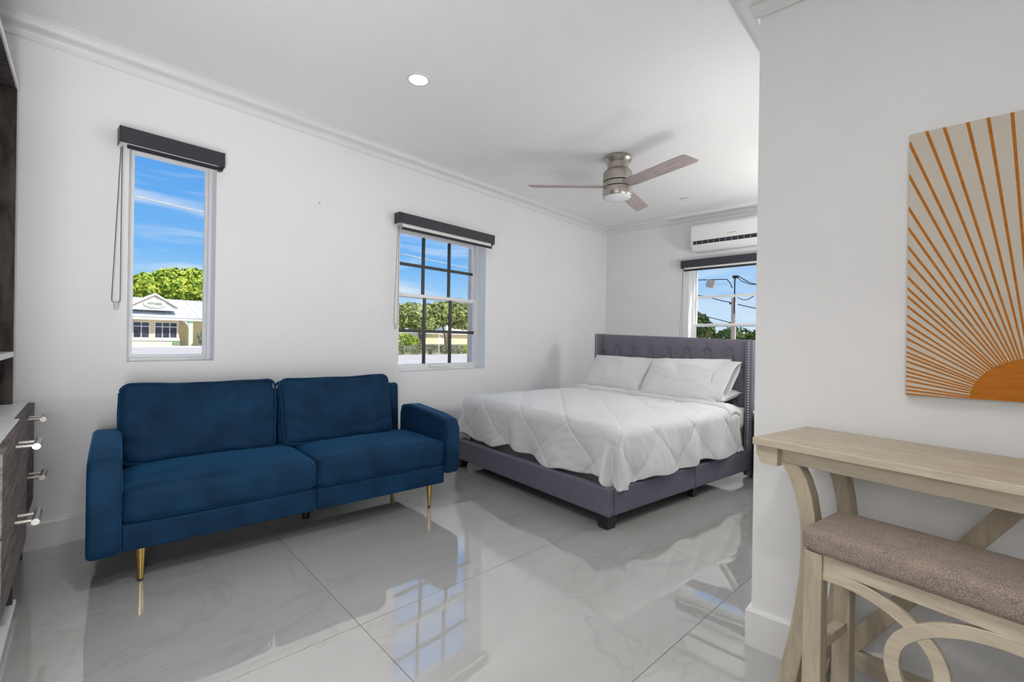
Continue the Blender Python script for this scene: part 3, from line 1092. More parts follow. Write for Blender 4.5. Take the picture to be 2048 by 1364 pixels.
# ------------------------------------------------------------------ recessed light and ceiling plate
dl = tag(empty('recessed_light', (1.595, 2.26, ZC)), 'lit round recessed light in the ceiling above the sofa', 'ceiling light')
G().lathe([(0.054, -0.004), (0.070, -0.005), (0.072, -0.002), (0.072, 0.0)], 40, cap=False).build('trim_ring', 'trim', dl, smooth=50)
G().lathe([(0.0005, -0.0035), (0.055, -0.0035)], 40, cap=False).build('lens', 'lamp', dl)
light('recessed_lamp', 'AREA', (1.595, 2.26, ZC - 0.012), 1.5, (1.0, 0.97, 0.93), aim=(1.595, 2.26, 0), shape='DISK', size=0.10)
sp = tag(empty('ceiling_plate', (4.80, 1.99, ZC)), 'small round cover plate on the ceiling beyond the fan', 'ceiling plate')
G().lathe([(0.046, -0.004), (0.046, -0.001), (0.040, 0.0)], 32).build('shadow_gap', 'black', sp, smooth=40)
G().lathe([(0.004, -0.0115), (0.036, -0.010), (0.046, -0.006), (0.046, -0.0035)], 32).build('cover', 'trim', sp, smooth=40)

for lx_, ly_, lz_, lw_, lsp, where in ((0.2, 0.1, ZH, 5.5, 180, 'in the low passage ceiling'), (0.45, 0.95, ZC, 9.5, 100, 'in the main ceiling near the wall unit')):  # two more ceiling lights, added out of view to brighten the room
    dl2 = tag(empty('recessed_light', (lx_, ly_, lz_)), 'added unseen recessed fill light ' + where, 'ceiling light', 'added recessed fill lights')
    G().lathe([(0.054, -0.004), (0.070, -0.005), (0.072, -0.002), (0.072, 0.0)], 40, cap=False).build('trim_ring', 'trim', dl2, smooth=50)
    G().lathe([(0.0005, -0.0035), (0.055, -0.0035)], 40, cap=False).build('lens', 'lamp', dl2)
    light('recessed_lamp', 'AREA', (lx_, ly_, lz_ - 0.012), lw_, (1.0, 0.98, 0.95), aim=(lx_, ly_, 0), shape='DISK', size=0.10, spread=R(lsp))

wn_ = tag(empty('wall_nail', (1.475, YW, 2.04)), 'tiny nail left in the window wall between the two windows', 'nail')
G().tube([(0, 0, 0), (0, -0.014, 0.002)], 0.0025, 8).build('shank', 'steel', wn_)
G().tube([(0, -0.014, 0.002), (0, -0.017, 0.002)], 0.0055, 10).build('nail_top', 'steel', wn_)

# ------------------------------------------------------------------ air conditioner
ac = tag(empty('air_conditioner', (XF, 2.075, 2.115), R(90)), 'white wall-mounted air conditioner above the window behind the bed', 'air conditioner')
# local x towards -y would mirror; local y points to the room (-x), local x to +y
prof = [(0.0, 0.005), (0.0, 0.300), (0.165, 0.300), (0.190, 0.288), (0.200, 0.262), (0.200, 0.110), (0.192, 0.070), (0.160, 0.022), (0.110, 0.0)]
G().prism(prof, -0.83, 0.0, 'x').build('body', 'ac', ac, 0.010, seg=3)
G().prism([(0.165, 0.030), (0.1985, 0.070), (0.2045, 0.108), (0.150, 0.100)], -0.79, -0.032, 'x').build('air_outlet', 'ac_dark', ac)
for k in range(12):
    x = -0.07 - k * 0.062
    G().prism([(0.165, 0.072), (0.202, 0.074), (0.2052, 0.100), (0.165, 0.098)], x - 0.003, x, 'x').build('vane', 'ac', ac)
G().prism([(0.135, 0.006), (0.200, 0.050), (0.207, 0.066), (0.200, 0.070), (0.130, 0.016)], -0.80, -0.020, 'x').build('louver', 'ac', ac, 0.002)
lg = box('logo_mark', (-0.405, -0.395, 0.199, 0.2008, 0.150, 0.158), mat('grey print', (0.25, 0.25, 0.26), 0.5, var=0.05), ac)
box('logo_mark', (-0.485, -0.411, 0.199, 0.2008, 0.151, 0.157), lg.data.materials[0], ac)

# ------------------------------------------------------------------ added lamps, unseen, that fill the room with even light
def fill_lamp(label, x, y, h, watts):
    f = tag(empty('fill_lamp', (x, y, 0)), label, 'lamp', 'added unseen fill lamps')
    G().lathe([(0.11, 0.0), (0.11, 0.012), (0.03, 0.022), (0.011, 0.04), (0.011, h - 0.16)], 28).build('pole', 'steel', f, smooth=40)
    G().lathe([(0.012, h - 0.17), (0.030, h - 0.15), (0.034, h - 0.11)], 24).build('bulb_socket', 'steel', f, smooth=40)
    light('fill_lamp_bulb', 'POINT', (x, y, h), watts, (1.0, 0.985, 0.96), shadow_soft_size=0.13)
fill_lamp('added fill lamp on a slim steel stand behind the partition, facing the bed side', 3.0, 0.655, 1.56, 13)
fill_lamp('added fill lamp on a slim steel stand in the corner past the nightstand', 4.5, 0.62, 1.60, 28)
fill_lamp('added fill lamp on a slim steel stand beside the wall unit', -0.22, -0.25, 1.25, 10)

# ------------------------------------------------------------------ console table against the partition
tab = tag(empty('console_table', (1.468, 0.385, 0), R(-103)), 'washed beige wooden console table with curved legs under the sun print', 'table')
TL, TDp = 1.10, 0.335
box('top', (-0.012, TL + 0.012, 0.0, TDp, 0.779, 0.800), 'pale_wood', tab, 0.002)
box('apron', (0.052, TL - 0.052, 0.034, 0.052, 0.736, 0.779), 'pale_wood', tab, 0.002)
box('apron', (0.052, TL - 0.052, TDp - 0.05, TDp - 0.032, 0.736, 0.779), 'pale_wood', tab, 0.002)
def mirror(pts, f): return [(TL - x, z) if f else (x, z) for x, z in pts]
LEG_L = [(0.048, 0.737), (0.060, 0.730), (0.078, 0.700), (0.092, 0.662), (0.103, 0.610), (0.108, 0.562), (0.109, 0.500), (0.105, 0.430), (0.097, 0.364), (0.085, 0.285), (0.071, 0.210), (0.050, 0.108), (0.024, 0.0)]
LEG_R = [(0.098, 0.737), (0.106, 0.730), (0.122, 0.700), (0.134, 0.662), (0.143, 0.610), (0.149, 0.562), (0.150, 0.500), (0.146, 0.430), (0.139, 0.364), (0.128, 0.285), (0.115, 0.210), (0.097, 0.108), (0.074, 0.0)]
for f in (False, True):
    for y0 in (0.030, TDp - 0.070):
        lo = G().strip(mirror(LEG_L, f), mirror(LEG_R, f), y0, y0 + 0.042).build('leg', 'pale_wood_v', tab, 0.002, smooth=30)
    # corbel under the end of the top
    cb = [(-0.008, 0.779), (-0.008, 0.752), (0.000, 0.740), (0.002, 0.734), (0.008, 0.726), (0.052, 0.726), (0.052, 0.779)]
    x0 = 0.010
    G().prism(mirror([(x, z) for x, z in cb], f), 0.014, TDp - 0.014, 'y').build('corbel', 'pale_wood', tab, 0.0015)
    ys = TDp - 0.055
    # end rail and diagonal brace
    box('end_rail', (0.1 if not f else TL - 0.13, 0.13 if not f else TL - 0.1, 0.072, TDp - 0.07, 0.17, 0.205), 'pale_wood', tab, 0.002)
    a, b = ((0.128, 0.150), (0.505, 0.736))
    w_ = 0.022
    d_ = Vector((b[0] - a[0], b[1] - a[1])).normalized()
    n_ = Vector((-d_.y, d_.x)) * w_
    G().prism(mirror([(a[0] + n_.x, a[1] + n_.y), (a[0] - n_.x, a[1] - n_.y), (b[0] - n_.x, b[1] - n_.y), (b[0] + n_.x, b[1] + n_.y)], f), ys, ys + 0.022, 'y').build('diagonal_brace', 'pale_wood_v', tab, 0.002)
box('stretcher', (0.118, TL - 0.118, TDp - 0.066, TDp - 0.036, 0.118, 0.166), 'pale_wood', tab, 0.002)
box('stretcher', (0.100, TL - 0.100, 0.110, 0.140, 0.045, 0.090), 'pale_wood', tab, 0.002)

# ------------------------------------------------------------------ stool in front of it
st = tag(empty('counter_stool', (1.320, 0.235, 0), R(-103)), 'beige wooden counter stool with brown tweed cushion and looping front arches', 'stool')
SW, SDp = 0.424, 0.205
for x in (0.0, SW - 0.038):
    for y in (0.0, SDp - 0.036):
        G().hexa([(x - (0.006 if x == 0 else -0.006), y, 0), (x + 0.038, y, 0), (x + 0.038, y + 0.036, 0), (x - (0.006 if x == 0 else -0.006), y + 0.036, 0)],
                 [(x, y, 0.571), (x + 0.038, y, 0.571), (x + 0.038, y + 0.036, 0.571), (x, y + 0.036, 0.571)]).build('leg', 'pale_wood_v', st, 0.002)
    box('side_rail', (x + 0.007, x + 0.031, 0.036, SDp - 0.036, 0.325, 0.350), 'pale_wood', st, 0.002)
    box('side_rail', (x + 0.007, x + 0.031, 0.036, SDp - 0.036, 0.535, 0.571), 'pale_wood', st, 0.002)
for y in (0.006, SDp - 0.024):
    box('apron', (0.038, SW - 0.038, y, y + 0.018, 0.536, 0.571), 'pale_wood', st, 0.002)
box('stretcher', (0.038, SW - 0.038, 0.008, 0.028, 0.15, 0.18), 'pale_wood', st, 0.002)
def smooth_path(pts, k=8):
    out = []
    for i in range(len(pts) - 1):
        p0, p1, p2, p3 = [Vector(pts[max(0, min(len(pts) - 1, i + q))]) for q in (-1, 0, 1, 2)]
        for j in range(k):
            t = j / k
            out.append(0.5 * ((2 * p1) + (p2 - p0) * t + (2 * p0 - 5 * p1 + 4 * p2 - p3) * t * t + (3 * p1 - p0 - 3 * p2 + p3) * t ** 3))
    out.append(Vector(pts[-1]))
    return out
def ribbon(pts, w, y0, y1):
    P_ = smooth_path(pts)
    L_, R_ = [], []
    for i, p in enumerate(P_):
        a, b = P_[max(0, i - 1)], P_[min(len(P_) - 1, i + 1)]
        t = (b - a).normalized()
        n = Vector((-t.y, t.x)) * (w / 2)
        L_.append((p.x + n.x, p.y + n.y))
        R_.append((p.x - n.x, p.y - n.y))
    return G().strip(L_, R_, y0, y1)
arc = [(0.036, 0.523), (0.085, 0.524), (0.135, 0.516), (0.180, 0.498), (0.215, 0.474), (0.240, 0.446), (0.252, 0.412), (0.250, 0.372), (0.232, 0.330), (0.205, 0.288), (0.170, 0.248), (0.110, 0.205), (0.036, 0.165)]
ribbon(arc, 0.027, 0.006, 0.020).build('arch', 'pale_wood', st, 0.0015, smooth=30)
ribbon([(SW - x, z) for x, z in arc], 0.027, 0.0045, 0.0185).build('arch', 'pale_wood', st, 0.0015, smooth=30)
cm = soft_box(SW / 2 + 0.007, SDp / 2 + 0.007, 0.028, 0.015, (0.002, 0.003, 0.012), 14, 0.001, 9)
o = mesh_obj('seat_cushion', cm, 'seat', st, loc=(SW / 2, SDp / 2, 0.599))
s_ = o.modifiers.new('sub', 'SUBSURF')
s_.levels = s_.render_levels = 1

# ------------------------------------------------------------------ canvas print
cv = tag(empty('canvas_print', (XR, 0.069, 0.930), R(-90)), 'off-white canvas print of an ochre sun with fanned rays', 'canvas print')
CW, CH, CT = 0.508, 0.760, 0.032
# local x towards -y, local y towards +x (into the wall); the face looks to -y local
box('canvas', (0, CW, -CT, -0.002, 0, CH), 'canvas', cv, 0.004, seg=3)
SXc, SZc, SRr = 0.254, -0.006, 0.122
g = G()
arcpts = []
for k in range(0, 49):
    a = PI * k / 48
    x, z = SXc + SRr * math.cos(a), SZc + SRr * math.sin(a)
    arcpts.append((x, max(z, 0.002)))
g.prism(arcpts, -CT - 0.0006, -CT + 0.001, 'y')
g.build('sun_disc', 'ochre', cv)
def z_of(py):   # height on the canvas of a left-edge ray end, from its measured position
    return (787.5 - py) / (787.5 - 276.0) * CH
left_ends = [290.7, 355, 419, 458.5, 495, 523, 555, 577, 593, 612, 631, 648, 662, 676, 692, 703, 711, 721, 733, 741.6, 750, 759, 770, 777.5, 785]
top_ends = [0.078, 0.150, 0.234, 0.298, 0.366]
x_top = [(px - 1810.5) / (2048 - 1810.5) * 0.232 for px in (1848.6, 1886.5, 1934.4, 1974.7, 2019.5)]
ends = [(0.0, z_of(p)) for p in left_ends] + [(x, CH) for x in x_top] + [(SXc, CH)]
allends = ends + [(CW - x, z) for x, z in ends[:-1]]
for (ex, ez) in allends:
    d = Vector((ex - SXc, ez - SZc)).normalized()
    n = Vector((-d.y, d.x))
    w0, w1 = 0.0019, 0.0034
    a = Vector((SXc, SZc)) + d * (SRr - 0.003)
    b = Vector((ex, ez))
    far_ = min(1.0, (b - a).length / 0.7)
    w1 = 0.0024 + 0.0012 * far_
    poly = [a + n * w0, a - n * w0, b - n * w1, b + n * w1]
    poly = clip([Vector(p) for p in poly], 0.0012, CW - 0.0012, 0.0012, CH - 0.0012)
    if len(poly) >= 3:
        G().prism([(p.x, p.y) for p in poly], -CT - 0.0005, -CT + 0.001, 'y').build('ray', 'ochre', cv)

# ------------------------------------------------------------------ wall unit beside the window wall
def unit(name, label, cat):
    return tag(empty(name, (0.0, 2.60, 0), R(-4.5)), label, cat)
def handle(parent, y, z, x, ln=0.13):
    h = G().tube([(x + 0.048, y - ln / 2, z), (x + 0.048, y + ln / 2, z)], 0.0105, 16).build('handle', 'steel', parent, smooth=40)
    for s in (-0.3, 0.3):
        G().tube([(x, y + s * ln, z), (x + 0.046, y + s * ln, z)], 0.006, 10).build('handle_post', 'steel', h, smooth=40)
def drawer_unit(name, label, y0, y1, xf, handles, zl=0.0):
    u = unit(name, label, 'cabinet')
    x0 = -0.40
    G().box(x0, xf - 0.022, y0 + 0.004, y0 + 0.022, 0.262, 0.726).box(x0, xf - 0.022, y1 - 0.022, y1 - 0.004, 0.262, 0.726).box(x0, xf - 0.022, y0 + 0.022, y1 - 0.022, 0.262, 0.280).box(x0, x0 + 0.012, y0 + 0.022, y1 - 0.022, 0.28, 0.726).build('carcass', 'dark_wood', u, 0.001)
    box('top_board', (x0, xf - 0.022, y0, y1, 0.726, 0.742), 'white_board', u, 0.001)
    for (z0, z1), hz in zip(((0.270, 0.500), (0.504, 0.738)), handles):
        d = box('drawer', (xf - 0.020, xf, y0 + 0.002, y1 - 0.002, z0, z1), 'drawer', u, 0.0015)
        handle(d, (y0 + y1) / 2, hz, xf)
    for yy in (y0 + 0.03, y1 - 0.03):
        for xx in (xf - 0.045, x0 + 0.03):
            box('leg', (xx - 0.014, xx + 0.014, yy - 0.014, yy + 0.014, zl, 0.262), 'bed_leg', u, 0.001)
    return u
drawer_unit('drawer_cabinet', 'grey ash drawer cabinet with steel bar handles next to the window wall', 0.005, 0.612, 0.018, (0.448, 0.700))
drawer_unit('drawer_cabinet', 'grey ash drawer cabinet with steel bar handles, cut by the picture edge', -0.72, -0.004, 0.036, (0.452, 0.700), 0.046)
lw = unit('low_shelf', 'white low shelf board on the floor under the drawer cabinets', 'shelf')
box('board', (-0.40, 0.012, -0.80, 0.0, 0.026, 0.046), 'white_board', lw, 0.002)
for yy in (-0.70, -0.12):
    box('foot', (-0.20, -0.03, yy, yy + 0.03, 0, 0.026), 'white_board', lw)
hu = unit('hutch', 'charcoal oak hutch with white shelves standing on the drawer cabinets', 'hutch')
Z0 = 0.742
box('end_panel', (-0.40, -0.052, 0.540, 0.562, Z0, 2.222), 'dark_wood', hu, 0.001)
box('end_panel', (-0.40, -0.052, -0.700, -0.678, Z0, 2.222), 'dark_wood', hu, 0.001)
box('edge_band', (-0.0535, -0.0505, 0.540, 0.562, Z0, 2.222), 'dark_wood', hu)
box('back_panel', (-0.412, -0.400, -0.700, 0.562, Z0, 2.222), 'dark_wood', hu)
box('top_board', (-0.40, -0.052, -0.678, 0.540, 2.198, 2.222), 'dark_wood', hu, 0.001)
box('edge_band', (-0.0525, -0.046, -0.700, 0.562, 2.204, 2.230), 'white_board', hu)
box('shelf', (-0.40, -0.048, -0.678, 0.540, 0.962, 0.986), 'white_board', hu, 0.001)
box('divider', (-0.40, -0.062, 0.145, 0.160, Z0, 0.962), 'white_board', hu, 0.001)
box('shelf', (-0.40, -0.090, 0.160, 0.540, 0.842, 0.858), 'white_board', hu, 0.001)
box('shelf', (-0.40, -0.090, -0.678, 0.145, 0.842, 0.858), 'white_board', hu, 0.001)

# ================================================================== outside
GZ = -0.45
M['asphalt'] = mat('pale asphalt', (0.60, 0.54, 0.48), 0.9, var=0.1, vscale=0.6, coords='Object')
M['lawn'] = mat('dry lawn', (0.22, 0.27, 0.09), 0.95, var=0.3, vscale=1.5)
M['bldg_cream'] = mat('cream stucco', (0.85, 0.70, 0.42), 0.9, var=0.04)
M['bldg_sage'] = mat('pale sage panel', (0.70, 0.76, 0.55), 0.9, var=0.04)
M['bldg_white'] = mat('white painted board', (0.86, 0.86, 0.84), 0.8, var=0.03)
M['metal_roof'] = mat('white metal roof', (0.84, 0.84, 0.84), 0.5, var=0.03)
M['peach'] = mat('peach band', (0.80, 0.58, 0.44), 0.8, var=0.05)
M['green_sign'] = mat('green panel', (0.22, 0.36, 0.16), 0.7, var=0.15)
M['dark_pane'] = mat('dark shop glass', (0.055, 0.055, 0.07), 0.08, var=0.5, vscale=1.2)
M['ink'] = mat('dark green lettering', (0.05, 0.09, 0.05), 0.7, var=0.1)
M['bark'] = mat('grey bark', (0.17, 0.13, 0.10), 0.95, var=0.3, vscale=4)
M['tan_stucco'] = mat('tan stucco', (0.62, 0.50, 0.42), 0.9, var=0.06)
M['stone_skirt'] = mat('grey skirting course', (0.25, 0.23, 0.21), 0.9, var=0.2)
M['concrete'] = mat('weathered concrete', (0.58, 0.45, 0.36), 0.9, var=0.12, vscale=3)
M['cable'] = mat('black cable', (0.02, 0.02, 0.025), 0.6, var=0.1)
M['pale_cable'] = mat('pale cable', (0.55, 0.52, 0.46), 0.6, var=0.1)
def leaf_mat(name, c1, c2, c3, sc):
    m = mat(name, c1, 0.75, var=0.0)
    n, l = m.node_tree.nodes, m.node_tree.links
    b = n['Principled BSDF']
    tc = n.new('ShaderNodeTexCoord')
    nz = n.new('ShaderNodeTexNoise')
    nz.inputs['Scale'].default_value = sc
    nz.inputs['Detail'].default_value = 6
    l.new(tc.outputs['Object'], nz.inputs['Vector'])
    rp = n.new('ShaderNodeValToRGB')
    e = rp.color_ramp.elements
    e[0].position, e[0].color = 0.32, (*c1, 1)
    e[1].position, e[1].color = 0.70, (*c3, 1)
    q = e.new(0.5)
    q.color = (*c2, 1)
    l.new(nz.outputs['Fac'], rp.inputs[0])
    l.new(rp.outputs[0], b.inputs['Base Color'])
    return m
M['leaf_bright'] = leaf_mat('sunlit yellow green leaves', (0.16, 0.27, 0.03), (0.42, 0.52, 0.05), (0.72, 0.72, 0.12), 0.9)
M['leaf_mid'] = leaf_mat('mid green leaves', (0.13, 0.16, 0.05), (0.31, 0.35, 0.09), (0.62, 0.61, 0.22), 1.6)
M['leaf_olive'] = leaf_mat('olive hedge leaves', (0.13, 0.14, 0.07), (0.27, 0.28, 0.15), (0.45, 0.44, 0.28), 1.5)
M['leaf_dark'] = leaf_mat('dark green leaves', (0.03, 0.055, 0.012), (0.10, 0.14, 0.025), (0.24, 0.26, 0.06), 0.8)

tag(box('ground', (-60, 140, 3.9, 160, GZ - 0.3, GZ), 'asphalt'), kind='structure')
tag(box('ground_side', (6.5, 140, -40, 3.9, GZ - 0.3, GZ), 'lawn'), kind='structure')
tag(box('kerb', (-20, 60, 76.0, 76.4, GZ, GZ + 0.16), 'bldg_white'), kind='structure')

def leaves(blobs, n, size, seed, shell=0.75):
    r = random.Random(seed)
    vs, fs = [], []
    vol = [b[3] * b[4] * b[5] for b in blobs]
    tot = sum(vol)
    for b, w in zip(blobs, vol):
        for _ in range(max(8, int(n * w / tot))):
            d = Vector((r.gauss(0, 1), r.gauss(0, 1), r.gauss(0, 1))).normalized()
            rad = shell + (1 - shell) * r.random() ** 0.5
            bumpy = 1 + 0.22 * noise.noise(d * 3.1 + Vector((seed, b[0], b[1])))
            p = Vector((b[0] + d.x * b[3] * rad * bumpy, b[1] + d.y * b[4] * rad * bumpy, b[2] + d.z * b[5] * rad * bumpy))
            nrm = (d + Vector((r.uniform(-1, 1), r.uniform(-1, 1), r.uniform(-1, 1))) * 0.8).normalized()
            u = nrm.orthogonal().normalized()
            a = r.uniform(0, 2 * PI)
            w_ = nrm.cross(u)
            u, w_ = u * math.cos(a) + w_ * math.sin(a), w_ * math.cos(a) - u * math.sin(a)
            s = size * r.uniform(0.6, 1.3)
            o = len(vs)
            vs += [p - u * s, p + w_ * s * 0.55 + nrm * s * 0.15, p + u * s, p - w_ * s * 0.55 + nrm * s * 0.15]
            fs.append((o, o + 1, o + 2, o + 3))
    g = G()
    g.v, g.f = [tuple(v) for v in vs], fs
    return g
def flat_mesh(g, name, m, parent):
    me = bpy.data.meshes.new(name)
    me.from_pydata(g.v, [], g.f)
    return mesh_obj(name, me, m, parent)
def tree(name, label, base, blobs, m, n, size, seed, trunk_r=0.16, cat='tree', group=None, stems=None):
    t = tag(empty(name, base), label, cat, group)
    bl = [(b[0] - base[0], b[1] - base[1], b[2] - base[2], *b[3:]) for b in blobs]
    flat_mesh(leaves(bl, n, size, seed), 'crown', m, t)
    if trunk_r:
        g = G()
        for b in (stems or bl[:3]):
            mid = Vector((b[0] * 0.25, b[1] * 0.25, b[2] * 0.5))
            g.tube([(0, 0, 0), mid, (b[0], b[1], b[2])], trunk_r, 8, radii=[trunk_r, trunk_r * 0.8, trunk_r * 0.35])
        g.build('trunk', 'bark', t, smooth=60)
    return t

# --- shop seen through the tall window
bd = tag(empty('shop_building', (0, 80, GZ)), 'cream single-storey shop with white metal roof and arched porch', 'building')
def Bx(name, x0, x1, y0, y1, z0, z1, m, parent=bd, bevel=0.0):
    return box(name, (x0, x1, y0, y1, z0 - GZ, z1 - GZ), m, parent, bevel)
Bx('wall', 3, 15.95, 0.0, 0.3, GZ, 3.55, 'bldg_cream')
Bx('wall', 15.95, 27, 2.4, 2.7, GZ, 3.55, 'bldg_cream')
Bx('sill_band', 3, 16.0, -0.25, 0.0, 0.38, 0.72, 'bldg_white')
Bx('plinth', 3, 16.0, -0.12, 0.0, GZ, 0.38, 'bldg_sage')
Bx('fascia', 2.5, 27.5, -1.6, -1.4, 3.25, 3.72, 'bldg_white')
Bx('soffit', 2.5, 27.5, -1.4, 3.0, 3.50, 3.56, 'bldg_white')
G().add([(2.5, -1.7, 3.72 - GZ), (27.5, -1.7, 3.72 - GZ), (27.5, 7.0, 6.70 - GZ), (2.5, 7.0, 6.70 - GZ), (2.5, -1.7, 3.60 - GZ), (27.5, -1.7, 3.60 - GZ), (27.5, 7.0, 6.55 - GZ), (2.5, 7.0, 6.55 - GZ)],
        [(0, 1, 2, 3), (4, 5, 6, 7), (0, 1, 5, 4), (1, 2, 6, 5), (2, 3, 7, 6), (3, 0, 4, 7)]).build('roof', 'metal_roof', bd)
for k in range(26):
    x = 3.0 + k
    G().add([(x - 0.03, -1.7, 3.73 - GZ), (x + 0.03, -1.7, 3.73 - GZ), (x + 0.03, 7.0, 6.71 - GZ), (x - 0.03, 7.0, 6.71 - GZ), (x - 0.03, -1.7, 3.79 - GZ), (x + 0.03, -1.7, 3.79 - GZ), (x + 0.03, 7.0, 6.77 - GZ), (x - 0.03, 7.0, 6.77 - GZ)],
            [(0, 1, 2, 3), (4, 5, 6, 7), (0, 1, 5, 4), (1, 2, 6, 5), (2, 3, 7, 6), (3, 0, 4, 7)]).build('roof_seam', 'metal_roof', bd)
# gable with oval sign
gx, gz = 12.85, GZ
G().prism([(10.4, 4.55 - gz), (15.3, 4.55 - gz), (15.3, 5.05 - gz), (gx, 6.55 - gz), (10.4, 5.05 - gz)], -1.55, 2.0, 'y').build('gable', 'bldg_white', bd)
for s in (-1, 1):
    G().prism([(gx, 6.86 - gz), (gx, 6.58 - gz), (gx + s * 2.75, 4.90 - gz), (gx + s * 2.75, 5.16 - gz)], -1.80, 2.2, 'y').build('gable_roof', 'metal_roof', bd)
    G().prism([(gx, 6.52 - gz), (gx, 6.36 - gz), (gx + s * 2.2, 5.02 - gz), (gx + s * 2.2, 5.18 - gz)], -1.62, -1.54, 'y').build('gable_band', 'peach', bd)
sg = G().prism([(gx + 1.25 * math.cos(2 * PI * k / 40), 5.42 - gz + 0.58 * math.sin(2 * PI * k / 40)) for k in range(40)], -1.70, -1.56, 'y').build('sign_board', 'bldg_sage', bd)
G().prism([(gx + 1.0 * math.cos(2 * PI * k / 40), 5.42 - gz + 0.44 * math.sin(2 * PI * k / 40)) for k in range(40)], -1.74, -1.70, 'y').build('sign_face', 'bldg_white', sg)
fc = bpy.data.curves.new('lettering', 'FONT')
fc.body = 'FITNESS'
fc.size = 0.44
fc.align_x = 'CENTER'
fc.extrude = 0.02
fc.materials.append(M['ink'])
fo = bpy.data.objects.new('lettering', fc)
COL.objects.link(fo)
fo.parent = sg
fo.location = (gx, -1.76, 5.24 - gz)
fo.rotation_euler = (R(90), 0, 0)
bpy.context.view_layer.update()
dg = bpy.context.evaluated_depsgraph_get()
let_me = bpy.data.meshes.new_from_object(fo.evaluated_get(dg))
bpy.data.objects.remove(fo)
if not let_me.materials: let_me.materials.append(M['ink'])
fo = mesh_obj('lettering', let_me, 'ink', sg, loc=(gx, -1.76, 5.24 - gz))
fo.rotation_euler = (R(90), 0, 0)
# shop windows: frame, mullions and single panes
def shop_window(x0, x1, n):
    z0, z1, zt = 0.75, 2.93, 2.32
    fr = G()
    for k in range(n + 1):
        xx = x0 + (x1 - x0) * k / n
        fr.box(xx - 0.05, xx + 0.05, -0.06, 0.02, z0 - GZ, z1 - GZ)
    for zz in (z0, zt, z1):
        fr.box(x0, x1, -0.06, 0.02, zz - 0.05 - GZ, zz + 0.05 - GZ)
    wd = fr.build('shop_window', 'bldg_white', bd)
    for k in range(n):
        a, b = x0 + (x1 - x0) * k / n + 0.05, x0 + (x1 - x0) * (k + 1) / n - 0.05
        box('pane', (a, b, -0.03, -0.01, z0 + 0.05 - GZ, zt - 0.05 - GZ), 'dark_pane', wd)
        box('pane', (a, b, -0.03, -0.01, zt + 0.05 - GZ, z1 - 0.05 - GZ), 'dark_pane', wd)
shop_window(9.9, 12.55, 3)
shop_window(13.15, 15.70, 3)
shop_window(6.5, 9.2, 3)
# porch: column and arch
Bx('column', 16.80, 17.30, -1.5, -1.0, GZ, 3.30, 'bldg_sage')
Bx('column_cap', 16.70, 17.40, -1.6, -0.9, 3.02, 3.25, 'green_sign')
Bx('column', 21.6, 22.1, -1.5, -1.0, GZ, 3.30, 'bldg_sage')
arch_o = []
for k in range(13):
    a = PI / 2 * k / 12
    arch_o.append((16.8 - 1.15 + 1.15 * math.sin(a), 2.05 + 1.2 * math.cos(a)))
G().prism([(15.6, 3.3 - GZ)] + [(x, z - GZ) for x, z in arch_o] + [(16.82, 3.3 - GZ)], -1.4, -1.1, 'y').build('arch_spandrel', 'bldg_white', bd)
Bx('green_panel', 15.2, 15.98, -0.32, -0.25, -0.16, 0.32, 'green_sign')
for k, x in enumerate((10.9, 14.2, 17.6)):
    G().add([(x, 70, 0), (x + 0.16, 70, 0), (x + 0.16 - 0.9, 75.6, 0), (x - 0.9, 75.6, 0), (x, 70, 0.012), (x + 0.16, 70, 0.012), (x - 0.74, 75.6, 0.012), (x - 0.9, 75.6, 0.012)], [(3, 2, 1, 0), (4, 5, 6, 7), (0, 1, 5, 4), (1, 2, 6, 5), (2, 3, 7, 6), (3, 0, 4, 7)]).build('road_marking', 'bldg_white', None, loc=(0, 0, GZ))
for o in bpy.data.objects:
    if o.name.startswith('road_marking'): o['kind'] = 'structure'
pb = tag(empty('utility_box', (17.35, 68, GZ)), 'low grey utility box by the parking bays', 'utility box')
box('body', (0, 1.2, 0, 0.8, 0, 1.15), 'tan_stucco', pb, 0.03)
box('lid', (-0.05, 1.25, -0.05, 0.85, 1.15, 1.22), 'bldg_white', pb, 0.02)

tree('shop_tree', 'yellow-green tree rising behind the shop gable', (13.0, 97, GZ), [(12.0, 97, 8.2, 3.0, 2.5, 2.4), (14.6, 97, 8.9, 2.6, 2.5, 2.4), (10.0, 96, 7.4, 2.4, 2.2, 2.0)], 'leaf_bright', 5200, 0.42, 5, 0.3, group='trees behind the shop')
tree('shop_tree', 'broad yellow-green tree behind the shop roof by the porch', (19.2, 98, GZ), [(18.2, 97, 9.6, 3.2, 2.5, 3.0), (21.4, 98, 9.9, 3.2, 2.5, 3.2), (16.4, 98, 9.0, 2.2, 2.2, 2.4)], 'leaf_bright', 6500, 0.42, 9, 0.3, group='trees behind the shop')
tree('porch_palm', 'small pale shrub beside the shop porch column', (18.3, 77, GZ), [(18.3, 77, 0.9, 0.75, 0.6, 1.0), (18.6, 77, 1.7, 0.6, 0.5, 0.6)], 'leaf_olive', 500, 0.2, 3, 0.06, 'shrub')

